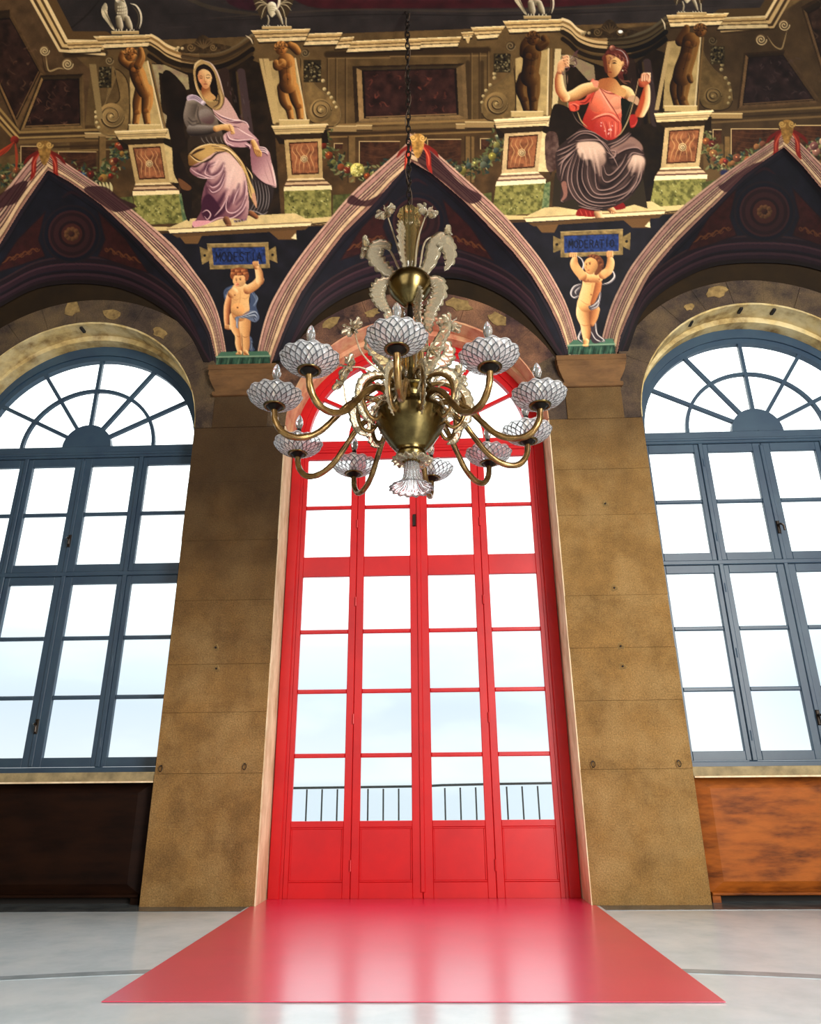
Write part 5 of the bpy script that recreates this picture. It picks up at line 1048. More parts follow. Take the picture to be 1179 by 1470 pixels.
    # ledge underside and pendentive ground
    for (x0, x1, y, dy, c) in ((240, 448, 322, -4, 0), (752, 956, 306, -5, 1)):
        el('painted_pendentive_ground', 'deep navy ground of the pendentive')
        poly([(x0-20, y+14), (x1+20, y+dy+6), (x1-18, 440), (x1-30, 505-c*14), (x0+74, 520-c*20), (x0+60, 440)], (25, 24, 33), smooth=False, tex=(.4, 18))
        poly([(x0+6, y+14), (x1-4, y+dy+7), (x1-10, y+dy+12), (x0+14, y+19)], (92, 68, 40), smooth=False)
        poly([(x0+18, y+18), (x0+50, y+16), (x0+44, y+28), (x0+26, y+28)], (110, 80, 46), smooth=False); poly([(x1-62, y+dy+14), (x1-22, y+dy+12), (x1-24, y+dy+26), (x1-48, y+dy+26)], (106, 76, 44), smooth=False)
        poly([(x1-30, y+dy+24), (x1-23, y+dy+16), (x1-22, y+dy+26)], (226, 208, 160), smooth=False)
        base()
    # groin mouldings
    B = {'Ll': ([(-40, 320), (0, 282), (46, 226), (72, 206)], [(-40, 394), (0, 354), (30, 302), (69, 246)]),
         'Lr': ([(62, 204), (78, 222), (165.4, 282), (216, 322.6), (254.5, 358), (282.5, 394), (300, 419), (314, 452), (324, 500), (326, 530)], [(69, 246), (100, 262), (145, 294.7), (191, 338), (229, 378.6), (267, 419), (285, 447), (300, 477), (309, 519), (311, 535)]),
         'Cl': ([(596, 190), (579, 211), (507, 276), (470.5, 318), (438, 358), (415, 390.5), (400, 415), (388, 438), (378, 467), (370, 503), (368, 525)], [(593, 240), (560, 268), (541, 289.5), (495, 335), (463, 377), (434, 419), (417, 453), (406, 480), (394, 510), (390, 530)]),
         'Cr': ([(584, 188), (616, 210), (677, 264), (716, 300), (748, 336), (779, 375), (803, 415), (817, 446), (828.5, 485), (832, 512)], [(590, 236), (620, 250), (663, 286.6), (700, 324), (736, 361.6), (763.6, 397), (787, 436.5), (803, 470), (813.6, 504), (815, 522)]),
         'Rl': ([(1136, 184), (1123.5, 192.7), (1042, 248.5), (1001.7, 279), (961, 314.4), (913, 372.7), (892.6, 407), (877, 441), (864.5, 485), (860, 512)], [(1126, 213), (1100, 230), (1067.7, 253.5), (1022, 299), (966, 355), (933, 395.6), (913, 433.6), (901, 460), (892.6, 482), (887, 515)]),
         'Rr': ([(1120, 182), (1140, 196), (1190, 246), (1240, 296)], [(1126, 213), (1150, 236), (1190, 284), (1240, 336)])}
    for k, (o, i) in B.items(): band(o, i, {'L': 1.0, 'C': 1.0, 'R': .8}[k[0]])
    # painted cast shadows of garlands on the mouldings
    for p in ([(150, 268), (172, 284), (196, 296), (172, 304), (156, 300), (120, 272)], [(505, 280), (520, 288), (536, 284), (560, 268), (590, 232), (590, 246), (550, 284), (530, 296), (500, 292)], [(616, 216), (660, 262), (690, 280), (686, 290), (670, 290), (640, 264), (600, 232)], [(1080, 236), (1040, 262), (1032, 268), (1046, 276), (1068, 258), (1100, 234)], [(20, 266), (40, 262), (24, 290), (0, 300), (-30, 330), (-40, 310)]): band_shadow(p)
    # ribbons tied at the apexes
    for cx, cy, t in ((64, 214, .9), (600, 204, 1.1), (1130, 184, .75)):
        el('painted_ribbon_knot', 'gold shell and red ribbon knot at the groin apex')
        g = lambda c: tuple(min(255, v*t) for v in c)
        for s in (-1, 1):
            stroke([(cx+s*3, cy), (cx+s*14, cy+14), (cx+s*16, cy+34), (cx+s*20, cy+44)], 7, g((150, 40, 30))); stroke([(cx+s*3, cy), (cx+s*22, cy+12), (cx+s*30, cy+22)], 5, g((120, 34, 28))); stroke([(cx+s*6, cy+4), (cx+s*15, cy+20), (cx+s*16, cy+34)], 2, g((214, 92, 66)))
        poly([(cx-9, cy-8), (cx, cy-12), (cx+9, cy-8), (cx+8, cy+8), (cx+2, cy+22), (cx-4, cy+20), (cx-8, cy+6)], g((156, 116, 56)), tex=(.4, 4)); 
        for s in (-1, 1): spiral(cx+s*7, cy-6, 5, 1.4, 1.8, g((206, 166, 92)))
        base()
    el('painted_ribbon_knot', 'red ribbon tied to a painted rosette'); ball(21, 201, 6, (120, 40, 30))
    for k in range(7): stroke([(20, 204), (10-k*4, 216+k*2), (-4-k*3, 226+k*3)], 3, [(176, 66, 36), (110, 30, 26)][k % 2])
    stroke([(22, 206), (24, 226), (23, 246)], 4, (150, 60, 36)); base()
    tablets(); 
    # green marble blocks under the cherubs
    for q, qt in (([(310, 512.5), (388, 511), (388, 526), (310, 526)], [(318, 505), (384, 504), (388, 511), (310, 512.5)]), ([(815, 496), (883, 494), (884, 508), (815, 509)], [(824, 488), (880, 486), (883, 494), (815, 496)])):
        el('painted_green_plinth', 'green marble plinth under the cherub')
        poly(q, (42, 74, 62), smooth=False, tex=(.4, 5)); poly(qt, (70, 108, 90), smooth=False)
        for k in range(14): x = q[0][0]+4+k*5; stroke([(x, q[0][1]+1), (x-3, q[0][1]+14)], 2.2, [(88, 120, 98), (26, 46, 40), (60, 92, 76)][k % 3], .8)
        stroke([q[0], q[1]], 2, (126, 156, 132), taper=False); base()
    cherubs(); birds()

def paint_lunettes():
    """navy soffits of the three lunettes with medallion, scrolled triangles and plum mouldings"""
    specs = [ # apex, left inner, right inner, arch polyline (brown edge) left->right, medallion
        ((69, 244), [(30, 302), (0, 350), (-60, 410)], [(145, 294.7), (191, 338), (229, 378.6), (267, 419), (285, 447), (300, 477), (309, 530)], [(-60, 470), (0, 441), (54, 414), (114, 407), (176, 415), (231, 442), (271, 480), (300, 525)], (103, 336), 34, 1.0),
        ((591, 226), [(541, 289.5), (495, 335), (463, 377), (434, 419), (417, 453), (406, 480), (392, 522)], [(620, 250), (663, 286.6), (700, 324), (736, 361.6), (763.6, 397), (787, 436.5), (803, 470), (815, 512)], [(408, 520), (438, 474), (463, 447.6), (495, 426.7), (533, 411.4), (590, 400), (651, 398), (688.6, 409), (728, 428.6), (757.6, 454), (779, 480), (806, 516)], (598, 318), 34, 1.0),
        ((1126, 210.4), [(1067.7, 253.5), (1022, 299), (966, 355), (933, 395.6), (913, 433.6), (892, 482), (884, 516)], [(1150, 236), (1190, 284), (1240, 336)], [(896, 510), (923, 449), (956, 416), (1007, 388), (1057.5, 378), (1133.6, 379), (1190, 392), (1240, 415)], (1098, 304), 36, .8)]
    for apex, L, R, arch, med, mr, tn in specs:
        g = lambda c: tuple(v*tn for v in c)
        poly([(apex[0], apex[1]-60)]+[(x+60, y-30) for x, y in R]+arch[::-1]+[(x-60, y-30) for x, y in L[::-1]], g((23, 23, 34)), smooth=False, tex=(.3, 16))
        # thin purple edge along the groin
        for side in (L, R):
            stroke([apex]+side, 9, g((52, 38, 46)), .8, taper=False); 
            stroke([(x, y+12) for x, y in [apex]+side], 1.4, g((12, 10, 16)), .8, taper=False)
        # plum mouldings along the wall arch
        A = catmull(np.array(arch, float), False, 6)
        for off, w, c in ((-38, 3, (58, 36, 40)), (-33, 5, (34, 19, 27)), (-28, 3, (78, 46, 54)), (-23, 6, (50, 28, 38)), (-17, 3, (24, 14, 22)), (-13, 4, (64, 38, 46)), (-8, 5, (40, 22, 30)), (-3, 6, (26, 15, 16))):
            k = np.clip((A[:, 1].max()-A[:, 1])/60, .25, 1)
            stroke(np.column_stack([A[:, 0], A[:, 1]+off*k]), w, g(c), taper=False, smooth=False)
        mx, my = med
        base_y = my+mr+10
        for s in (-1, 1):
            el('painted_scroll_triangle', 'dark red triangle with gold scrollwork')
            pts = [(mx+s*(mr+4), my-mr+2), (mx+s*(mr+14), my+8), (mx+s*(mr+4), my+mr-2), (mx+s*(mr+38), my+mr+10), (mx+s*(mr+76), my+mr+22), (mx+s*(mr+44), my+8)]
            poly(pts, g((58, 22, 20)), smooth=False, tex=(.3, 6)); stroke(pts+[pts[0]], 1.8, g((34, 20, 26)), taper=False, smooth=False)
            for k in range(4):
                x = mx+s*(mr+16+k*11); y = my+mr-8+k*4
                stroke([(x, y), (x+s*6, y-5), (x+s*12, y+1), (x+s*17, y+4)], 2.4, g((126, 72, 36)), .8); spiral(x, y-4, 3.6, 1.2, 1.3, g((112, 62, 34)))
            base()
        el('painted_medallion', 'ringed dark red medallion')
        for r, c in ((mr+8, (34, 24, 30)), (mr+5, (18, 20, 32)), (mr, (64, 32, 34)), (mr-3, (40, 20, 24)), (mr-8, (58, 28, 30)), (mr-15, (34, 16, 20)), (mr-19, (74, 34, 28))): ball(mx, my, r, g(c), dark=.9, light=1.05)
        for k in range(9): an = k*.7; ball(mx+8*math.cos(an), my+7*math.sin(an), 3.4, g((112, 72, 42)))
        ball(mx, my, 4, g((60, 30, 24))); base()
        stroke([(mx-14, my-mr-18), (mx, my-mr-26), (mx+16, my-mr-18)], 4, g((52, 24, 30)), .8)
# ------------------------------------------------------------------ lay the paint on the vault
paint_lunettes()
lun_canvas = canvas*np.float32(0.82); lun_ids = idmap.copy(); n_lun = len(elements)
idmap[:] = 0; base()
paint_fresco()
# the old varnish dulls the colours a little
_l = canvas @ np.array([.3, .59, .11], np.float32); canvas[:] = _l[..., None]+(canvas-_l[..., None])*np.array([.90, .90, .88], np.float32); canvas *= np.array([1.0, .975, .93], np.float32); canvas[:] = np.clip(.42+(canvas-.42)*1.14, 0.015, 1)
def sample(cv, px, py):
    x = np.clip(((px-CX0)*SS-0.5), 0, CW-2); y = np.clip(((py-CY0)*SS-0.5), 0, CH-2); xi = x.astype(int); yi = y.astype(int); fx = (x-xi)[..., None]; fy = (y-yi)[..., None]
    return (cv[yi, xi]*(1-fx)+cv[yi, xi+1]*fx)*(1-fy)+(cv[yi+1, xi]*(1-fx)+cv[yi+1, xi+1]*fx)*fy
# dim remainder of the vault and the flat ceiling: the base object 'ceiling'
LUN = [ # groin inner edge left -> apex -> right, wall arch left -> right (traced once, real points on cove and wall)
    ([(-60, 410), (0, 352), (30, 302), (69, 245), (100, 262), (145, 294.7), (191, 338), (229, 378.6), (267, 419), (285, 447), (300, 477), (309, 512), (310, 522)], [(-60, 478), (0, 441), (54, 414), (114, 407), (176, 415), (231, 442), (271, 480), (292, 520)]),
    ([(391, 520), (396, 508), (406, 480), (417, 453), (434, 419), (463, 377), (495, 335), (541, 289.5), (563, 263), (591, 233), (620, 250), (663, 286.6), (700, 324), (736, 361.6), (763.6, 397), (787, 436.5), (803, 470), (813.6, 500), (816, 508)], [(414, 516), (438, 474), (463, 447.6), (495, 426.7), (533, 411.4), (590, 402), (651, 400), (688.6, 409), (728, 428.6), (757.6, 454), (779, 480), (802, 512)]),
    ([(887, 506), (892, 482), (901, 460), (913, 433.6), (933, 395.6), (966, 355), (1022, 299), (1067.7, 253.5), (1100, 230), (1126, 212), (1150, 236), (1190, 284), (1240, 336)], [(902, 504), (923, 449), (956, 416), (1007, 388), (1057.5, 378), (1133.6, 379), (1190, 392), (1240, 415)])]
step = 1.0
gx = np.arange(-56, 1236+step, step); gy = np.arange(-56, 530+step, step)
GX, GY = np.meshgrid(gx, gy); P, ok = unproject(GX, GY)
lunmask = np.zeros(GX.shape, bool)
for g, a in LUN:
    q = np.array(list(g)+[(g[-1][0], 560), (g[0][0], 560)], float)
    q = np.vstack([q]); X0, Y0 = GX, GY; ins = np.zeros(GX.shape, bool)
    for i in range(len(q)):
        (xa, ya), (xb, yb) = q[i], q[(i+1) % len(q)]
        if ya == yb: continue
        c = ((ya > Y0) != (yb > Y0)) & (X0 < (xb-xa)*(Y0-ya)/(yb-ya)+xa); ins ^= c
    lunmask |= ins
keep = ok & ~lunmask
fk = keep[:-1, :-1] & keep[1:, :-1] & keep[:-1, 1:] & keep[1:, 1:]
idx = np.arange(GX.size).reshape(GX.shape)
quads = np.stack([idx[:-1, :-1], idx[:-1, 1:], idx[1:, 1:], idx[1:, :-1]], -1)[fk]
cxs = (GX[:-1, :-1]+step/2)[fk]; cys = (GY[:-1, :-1]+step/2)[fk]
fid = idmap[((cys-CY0)*SS).astype(int), ((cxs-CX0)*SS).astype(int)]
cols = sample(canvas, GX, GY).reshape(-1, 3); PV = P.reshape(-1, 3)
def sub(sel, name, parent, label=None):
    q = quads[sel]; u, inv = np.unique(q, return_inverse=True); return mesh_np(name, PV[u], inv.reshape(-1, 4), cols[u], parent, label)
ceiling = sub(fid == 0, 'ceiling', None); tag(ceiling, 'frescoed vault of the hall with painted architecture and figures', None, None, 'structure')
cnt = np.bincount(fid, minlength=len(elements))
for k in range(1, len(elements)):
    if cnt[k] < 12: continue
    sub(fid == k, elements[k][0], ceiling, elements[k][1])
# plain outer parts of the cove and ceiling (just behind the painted skin)
nx, npz = 90, 20; xs = np.linspace(-9, 9, nx+1); v = []; f = []
x_lo = float(np.nanmin(P[..., 0][keep])); x_hi = float(np.nanmax(P[..., 0][keep]))
bmv = MB()
for i in range(nx):
    for j in range(npz):
        a0, a1 = PI/2*j/npz, PI/2*(j+1)/npz; q = [cove_pt(xs[i], a0, .012), cove_pt(xs[i+1], a0, .012), cove_pt(xs[i+1], a1, .012), cove_pt(xs[i], a1, .012)]
        ux, uy = project(q); inside = False
        for g, a in LUN:
            gg = np.array(g); 
            for k in range(4):
                if gg[0, 0]-8 < ux[k] < gg[-1, 0]+8 and uy[k] > np.interp(ux[k], gg[:, 0], gg[:, 1])-10: inside = True
        if not inside: bmv.add(q, [(0, 1, 2, 3)])
bmv.add([(-9, -VA, VZ+VB+.012), (9, -VA, VZ+VB+.012), (9, -13, VZ+VB+.012), (-9, -13, VZ+VB+.012)], [(0, 1, 2, 3)])
bmv.build('vault_remainder', M['plain_vault'], ceiling)
MB().box(-9.3, 9.3, -13.3, 1.1, 9.6, 9.8).build('roof_slab', M['plain_vault'], ceiling)
# lunette soffits: ruled between the groin (on the cove) and the wall arch
def resample(a, n):
    a = np.asarray(a, float); d = np.r_[0, np.cumsum(np.linalg.norm(np.diff(a, axis=0), axis=1))]; s = np.linspace(0, d[-1], n); return np.stack([np.interp(s, d, a[:, k]) for k in range(a.shape[1])], 1)
for (g, a) in LUN:
    g2 = catmull(np.array(g, float), False, 4); G3, _ = unproject(g2[:, 0], g2[:, 1]); a2 = catmull(np.array(a, float), False, 4); W3 = wall_pt(a2[:, 0], a2[:, 1], 0.0)
    cen = (G3[0]+G3[-1])/2; n = 420; G3 = resample(G3, n); W3 = resample(W3, n)
    # start a little behind the painted edge so that no gap shows
    out = G3-np.array([W3[:, 0].mean(), 0, VZ]); out[:, 1] = 0; out /= np.linalg.norm(out, axis=1)[:, None]; G3 = G3+out*.035+np.array([0, .004, .012])
    m = 120; s = np.linspace(0, 1, m)[:, None, None]; L = G3[None]*(1-s)+W3[None]*s+np.array([0, 0, 1.0])*(.10*np.sin(PI*s))*(G3[None, :, 2:3]-VZ)/2.4*.5
    ux, uy = project(L); c = sample(lun_canvas, ux, uy).reshape(-1, 3)
    ii = np.arange(m*n).reshape(m, n); q = np.stack([ii[:-1, :-1], ii[:-1, 1:], ii[1:, 1:], ii[1:, :-1]], -1).reshape(-1, 4)
    cid = lun_ids[np.clip(((uy.reshape(-1)[q].mean(1)-CY0)*SS).astype(int), 0, CH-1), np.clip(((ux.reshape(-1)[q].mean(1)-CX0)*SS).astype(int), 0, CW-1)]
    LV = L.reshape(-1, 3)
    for k in np.unique(cid):
        if k > 0 and (cid == k).sum() < 12: continue
        u, inv = np.unique(q[cid == k], return_inverse=True); nm = elements[k][0] if k else 'lunette'
        mesh_np(nm, LV[u], inv.reshape(-1, 4), c[u], ceiling, elements[k][1] if k else 'dark navy lunette soffit over a window bay')
# ------------------------------------------------------------------ window joinery, shared by the red door and the two blue windows
def joinery(root, hx, Y, m, door, mp):
    """frame, four bays of sashes, transoms and a fanlight. Local x = 0 at the bay centre."""
    D = lambda d: (Y-d, Y+.045)   # front (towards the room) and back
    z0 = 0.0 if door else 1.40
    fr = MB()
    for s in (-1, 1): fr.box(min(s*1.80, s*1.66)+hx, max(s*1.80, s*1.66)+hx, Y-.06, Y+.08, z0, SPR, c=.012); fr.box(min(s*1.66, s*1.63)+hx, max(s*1.66, s*1.63)+hx, Y-.035, Y+.08, z0, SPR)
    fr.ring(hx, SPR, (1.66, 1.56), (1.80, 1.72), 0, PI, Y-.06, Y+.08, 40); fr.ring(hx, SPR, (1.585, 1.475), (1.665, 1.57), 0, PI, Y-.035, Y+.06, 40)
    if not door: fr.box(hx-1.80, hx+1.80, Y-.06, Y+.10, 1.385, 1.46, c=.01)
    fr.build('frame', m, root)
    t = MB(); t.box(hx-1.66, hx+1.66, Y-.055, Y+.05, 5.70, 5.885, c=.012); t.box(hx-1.66, hx+1.66, Y-.075, Y+.02, 5.735, 5.775, c=.01); t.build('transom', m, root)
    if door:
        for x in (-.845, 0, .845): MB().box(hx+x-.03, hx+x+.03, Y+.026, Y+.05, 0, 5.70).build('back_batten', m, root)
    else:
        for s in (-1, 1): MB().box(hx+s*.845-.03, hx+s*.845+.03, Y-.05, Y+.05, 1.46, 5.70, c=.008).build('mullion', m, root)
        MB().box(hx-1.66, hx+1.66, Y-.055, Y+.05, 3.915, 3.975, c=.008).build('transom', m, root)
    cols = [(-1.63, -.847 if door else -.875), (-.843 if door else -.815, -.003), (.003, .843 if door else .815), (.847 if door else .875, 1.63)]
    if door: tiers = [(0.004, 5.70)]
    else: tiers = [(1.465, 3.912), (3.978, 5.695)]
    gl = [(-1.57, -.94), (-.745, -.122), (.122, .745), (.94, 1.57)]
    for ci, (x0, x1) in enumerate(cols):
        g0, g1 = gl[ci]
        for (a, b) in tiers:
            sh = MB(); yf, yb = Y-.03, Y+.025
            for u0, u1 in ((x0, g0), (g1, x1)): sh.box(hx+u0, hx+u1, yf, yb, a, b, c=.006)
            if door:
                rails = [(5.60, b), (3.856, 4.132), (.76, .828), (a, .175)]; rows = [(4.132, 5.60, (4.86,)), (.828, 3.856, (3.108, 2.342, 1.568))]
            elif a < 2: rails = [(a, 1.575), (3.805, b)]; rows = [(1.575, 3.805, (3.07, 2.306))]
            else: rails = [(a, 4.086), (5.575, b)]; rows = [(4.086, 5.575, (4.83,))]
            for r0, r1 in rails: sh.box(hx+g0, hx+g1, yf, yb, r0, r1, c=.004)
            sash = sh.build('door_leaf' if door else 'sash', m, root)
            for r0, r1, ms in rows:
                for z in ms: MB().box(hx+g0, hx+g1, yf+.004, yb-.004, z-.026, z+.026, c=.01).build('muntin', m, sash)
                zz = [r0]+sorted(ms)+[r1]
                for k in range(len(zz)-1): MB().box(hx+g0, hx+g1, Y-.003, Y+.003, zz[k]+(.026 if k else 0), zz[k+1]-(.026 if k < len(zz)-2 else 0)).build('pane', mp, sash)
            if door:
                MB().box(hx+g0, hx+g1, yf+.016, yb-.01, .175, .76).build('panel', m, sash)
                q = MB(); w = .022
                for u0, u1, w0, w1 in ((g0, g1, .175, .175+w), (g0, g1, .76-w, .76), (g0, g0+w, .175+w, .76-w), (g1-w, g1, .175+w, .76-w)): q.box(hx+u0, hx+u1, yf+.006, yf+.02, w0, w1, c=.006)
                q.build('panel_moulding', m, sash)
        if ci in (0, 2) :  # hinges on the outer stile of the opening leaves
            for z in ((.35, 2.0, 3.5, 4.6) if door else (1.75, 2.75, 3.6, 4.3, 5.4)):
                if ci == 0: MB().tube([(hx-.845, Y-.043, z-.06), (hx-.845, Y-.043, z+.06)], .012, 8).build('hinge', m, root)
                else: MB().tube([(hx+.845, Y-.043, z-.06), (hx+.845, Y-.043, z+.06)], .012, 8).build('hinge', m, root)
    MB().box(hx-.028, hx+.028, Y-.048, Y-.025, z0+.07, 5.66, c=.008).build('astragal', m, root)
    # fanlight: hub, six sectors, inner arc
    MB().ring(hx, SPR, (.01, .01), (.36, .36), 0, PI, Y-.045, Y+.03, 24).build('fan_hub', m, root)
    MB().ring(hx, SPR, (.955, .93), (1.005, .98), 0, PI, Y-.03, Y+.02, 36).build('fan_arc', m, root)
    an = [29*PI/180, 58*PI/180, PI/2, PI-58*PI/180, PI-29*PI/180]
    for a in an:
        c, d = math.cos(a), math.sin(a); n = (-d*.026, c*.026); p0, p1 = (.35*c, .35*d), (1.60*c, 1.49*d)
        MB().prism([(hx+p0[0]-n[0], SPR+p0[1]-n[1]), (hx+p1[0]-n[0], SPR+p1[1]-n[1]), (hx+p1[0]+n[0], SPR+p1[1]+n[1]), (hx+p0[0]+n[0], SPR+p0[1]+n[1])], Y-.032, Y+.02).build('fan_bar', m, root)
    ed = [0]+an+[PI]
    for k in range(6):
        MB().ring(hx, SPR, (.36, .36), (.955, .93), ed[k]+.01, ed[k+1]-.01, Y-.003, Y+.003, 6).build('fan_pane', mp, root)
        MB().ring(hx, SPR, (1.005, .98), (1.59, 1.48), ed[k]+.01, ed[k+1]-.01, Y-.003, Y+.003, 8).build('fan_pane', mp, root)
M['red'] = mat('red_gloss_paint', srgb(190, 14, 20), 0.4, var=srgb(176, 10, 20), scale=2.0, bump=0.03, bscale=14, spec=0.45)
M['blue'] = mat('blue_grey_paint', srgb(50, 71, 88), 0.4, var=srgb(41, 60, 80), scale=2.0, bump=0.03, bscale=20, spec=0.45)
YD = 0.55
door = empty('door_1', (0, 0, 0)); tag(door, 'tall red four-leaf glazed door with red fanlight', None, None, 'structure')
joinery(door, 0.0, YD, M['red'], True, M['pane'])
lk = MB(); lk.box(-.075, -.035, YD-.065, YD-.03, 4.55, 4.72, c=.008); lk.build('bolt_case', M['iron'], door)
mhd = mat('dark_bronze', srgb(40, 32, 26), 0.35, 0.7)
for i, hx in ((1, -BAY), (2, BAY)):
    w = empty('window_%d' % i); tag(w, 'tall arched window with blue-grey bars, %s of the red door' % ('on the dark-cabinet side' if i == 1 else 'on the orange-cabinet side'), None, None, 'structure')
    joinery(w, hx, YD-.02, M['blue'], False, M['pane'])
    for z in (1.95, 4.42):
        h = MB(); h.box(hx-.022, hx+.022, YD-.085, YD-.06, z-.09, z+.09, c=.008); h.tube(smooth_path([(hx, YD-.075, z+.03), (hx, YD-.14, z+.025), (hx+.03, YD-.15, z), (hx+.035, YD-.15, z-.07)], 4), [.014]*13, 8); h.build('handle', mhd, w)
    MB().box(hx-1.81, hx+1.81, 0.02, 0.62, 1.285, 1.39, c=.006).build('window_sill', mat('sill_stone_%d' % i, srgb(150, 132, 94), 0.8, var=srgb(112, 98, 70), scale=6, bump=.2, bscale=30), w)
    MB().box(hx-1.75, hx+1.75, 0.005, 0.03, 1.272, 1.290).build('sill_edge_highlight', M['jamb'], w)  # pale strip stands in for light on the lower edge of the sill
    MB().box(hx-1.81, hx+1.81, 0.36, 0.72, 0.0, 1.285).build('breast_wall', M['stone'], w)
# ------------------------------------------------------------------ outside: terrace with an iron railing
MB().box(-9, 9, 0.75, 3.2, -.25, -.02).build('terrace_ground', mat('terrace_paving', srgb(190, 186, 176), 0.8, var=srgb(160, 156, 148), scale=4))['kind'] = 'structure'
mrl = mat('dark_green_iron', srgb(34, 50, 52), 0.45, 0.3)
rail = empty('terrace_railing', (0, 2.5, 0)); tag(rail, 'thin dark iron railing on the terrace behind the red door', 'railing')
MB().tube([(-3.2, 0, 1.195), (-1, 0, 1.205), (0, 0, 1.21), (.25, 0, 1.222), (1, 0, 1.232), (3.2, 0, 1.245)], .018, 8).build('handrail', mrl, rail)
MB().tube([(-3.2, 0, .12), (3.2, 0, .12)], .014, 6).build('bottom_rail', mrl, rail)
b0 = MB().tube([(0, 0, 0), (0, 0, 1.2)], .012, 6).build('baluster', mrl, rail)
for k, x in enumerate(np.arange(-3.09, 3.1, .2257)):
    if k == 0: b0.location = (x, 0, -.02)
    else: share(b0, 'baluster', rail, loc=(float(x), 0, -.02+.012*max(0, x)))
# ------------------------------------------------------------------ red carpet
mc = mat('red_vinyl_carpet', srgb(222, 4, 74), 0.5, var=srgb(212, 3, 70), scale=1.4, bump=0.02, bscale=9, spec=0.5)
_b = mc.node_tree.nodes['Principled BSDF']; _b.inputs['Coat Weight'].default_value = 1.0; _b.inputs['Coat Roughness'].default_value = 0.24; _b.inputs['Coat IOR'].default_value = 1.85
c = MB(); p = [(-1.865, -.012), (-1.865, -3.655), (1.860, -3.655), (1.855, -.012)]
n = len(p); c.add([(x, y, .0045) for x, y in p]+[(x, y, .0085) for x, y in p], [tuple(range(n)), tuple(range(n, 2*n))]+[(i, (i+1) % n, (i+1) % n+n, i+n) for i in range(n)])
tag(c.build('red_carpet', mc), 'smooth red carpet runner laid in front of the red door', 'carpet')
MB().box(-1.806, 1.806, -.010, .50, .0045, .0085).build('carpet_end', mc, door)  # inner end of the red carpet, split off as a door part
# ------------------------------------------------------------------ wooden cabinets under the windows
def wood(name, c1, c2, c3, spec=.5):
    m = mat(name, c1, 0.5, var=[c2, c3], scale=2.0, stretch=(1.0, 1.0, 4.5), det=8, spec=spec); return m
def cabinet(x0, x1, m, label, mfoot):
    r = empty('wooden_cabinet', ((x0+x1)/2, .2, 0)); tag(r, label, 'cabinet'); w = (x1-x0)/2
    MB().box(-w, w, .02, .15, .075, 1.275).build('body', m, r)
    fm = MB()  # bevelled frame round the panel
    for a, b in (((-w, -w+.16), 0), ((w-.16, w), 0)): pass
    o = [(-w, .09), (w, .09), (w, 1.272), (-w, 1.272)]; i = [(-w+.15, .21), (w-.15, .21), (w-.15, 1.16), (-w+.15, 1.16)]
    v = [(x, -.004, z) for x, z in o]+[(x, -.05, z) for x, z in i]+[(x, .02, z) for x, z in o]
    fm.add(v, [(0, 1, 5, 4), (1, 2, 6, 5), (2, 3, 7, 6), (3, 0, 4, 7), (8, 9, 1, 0), (9, 10, 2, 1), (10, 11, 3, 2), (11, 8, 0, 3)]); fm.build('bevelled_frame', m, r)
    MB().box(-w+.15, w-.15, -.0502, .02, .21, 1.16).build('panel', m, r)
    MB().box(-w, w, -.07, .02, .075, .108, c=.008).build('bottom_moulding', m, r)
    MB().box(-w+.02, w-.02, .06, .14, .0, .075).build('gap_shade_box', M['dark_hole'], r)  # black box added to stand for the shade in the gap below
    for s in (-1, 1): MB().box(s*(w-.05)-.045, s*(w-.05)+.045, -.04, .10, .0, .075).build('foot', m, r)
    return r
cabinet(-6.55, -3.165, wood('dark_stained_wood', srgb(28, 14, 8), srgb(18, 9, 6), srgb(35, 18, 9), .06), 'dark stained wooden cabinet under the window with the dark sill', None)
cabinet(3.15, 6.55, wood('orange_brown_wood', srgb(140, 72, 20), srgb(70, 32, 10), srgb(158, 86, 28), .12), 'orange-brown wooden cabinet with a framed panel under the window', None)
# ------------------------------------------------------------------ iron rings on the piers
def ring(x, z, tilt, label):
    r = empty('iron_ring', (x, -.003, z)); tag(r, label, 'ring', 'iron rings set in the piers')
    pts = [(0.020*math.cos(a)*(1 if tilt > .5 else 1.25), -.02-.02*(1-math.sin(a))*tilt*.3, .034*math.sin(a)-.01) for a in np.linspace(PI/2, PI/2+2*PI, 21)]
    MB().tube(pts, .0048, 6).build('loop', M['iron'], r)
    MB().tube([(0, .0, .022), (0, -.024, .022)], .008, 6).build('eye', M['iron'], r)
for x, z, l in ((-3.016, 1.433, 'small iron ring on the left pier beside the dark cabinet'), (-2.036, 1.445, 'small iron ring on the left pier beside the red door'), (1.966, 1.436, 'small iron ring on the right pier beside the red door'), (2.934, 1.434, 'small iron ring on the right pier beside the orange cabinet')): ring(x, z, 1, l)
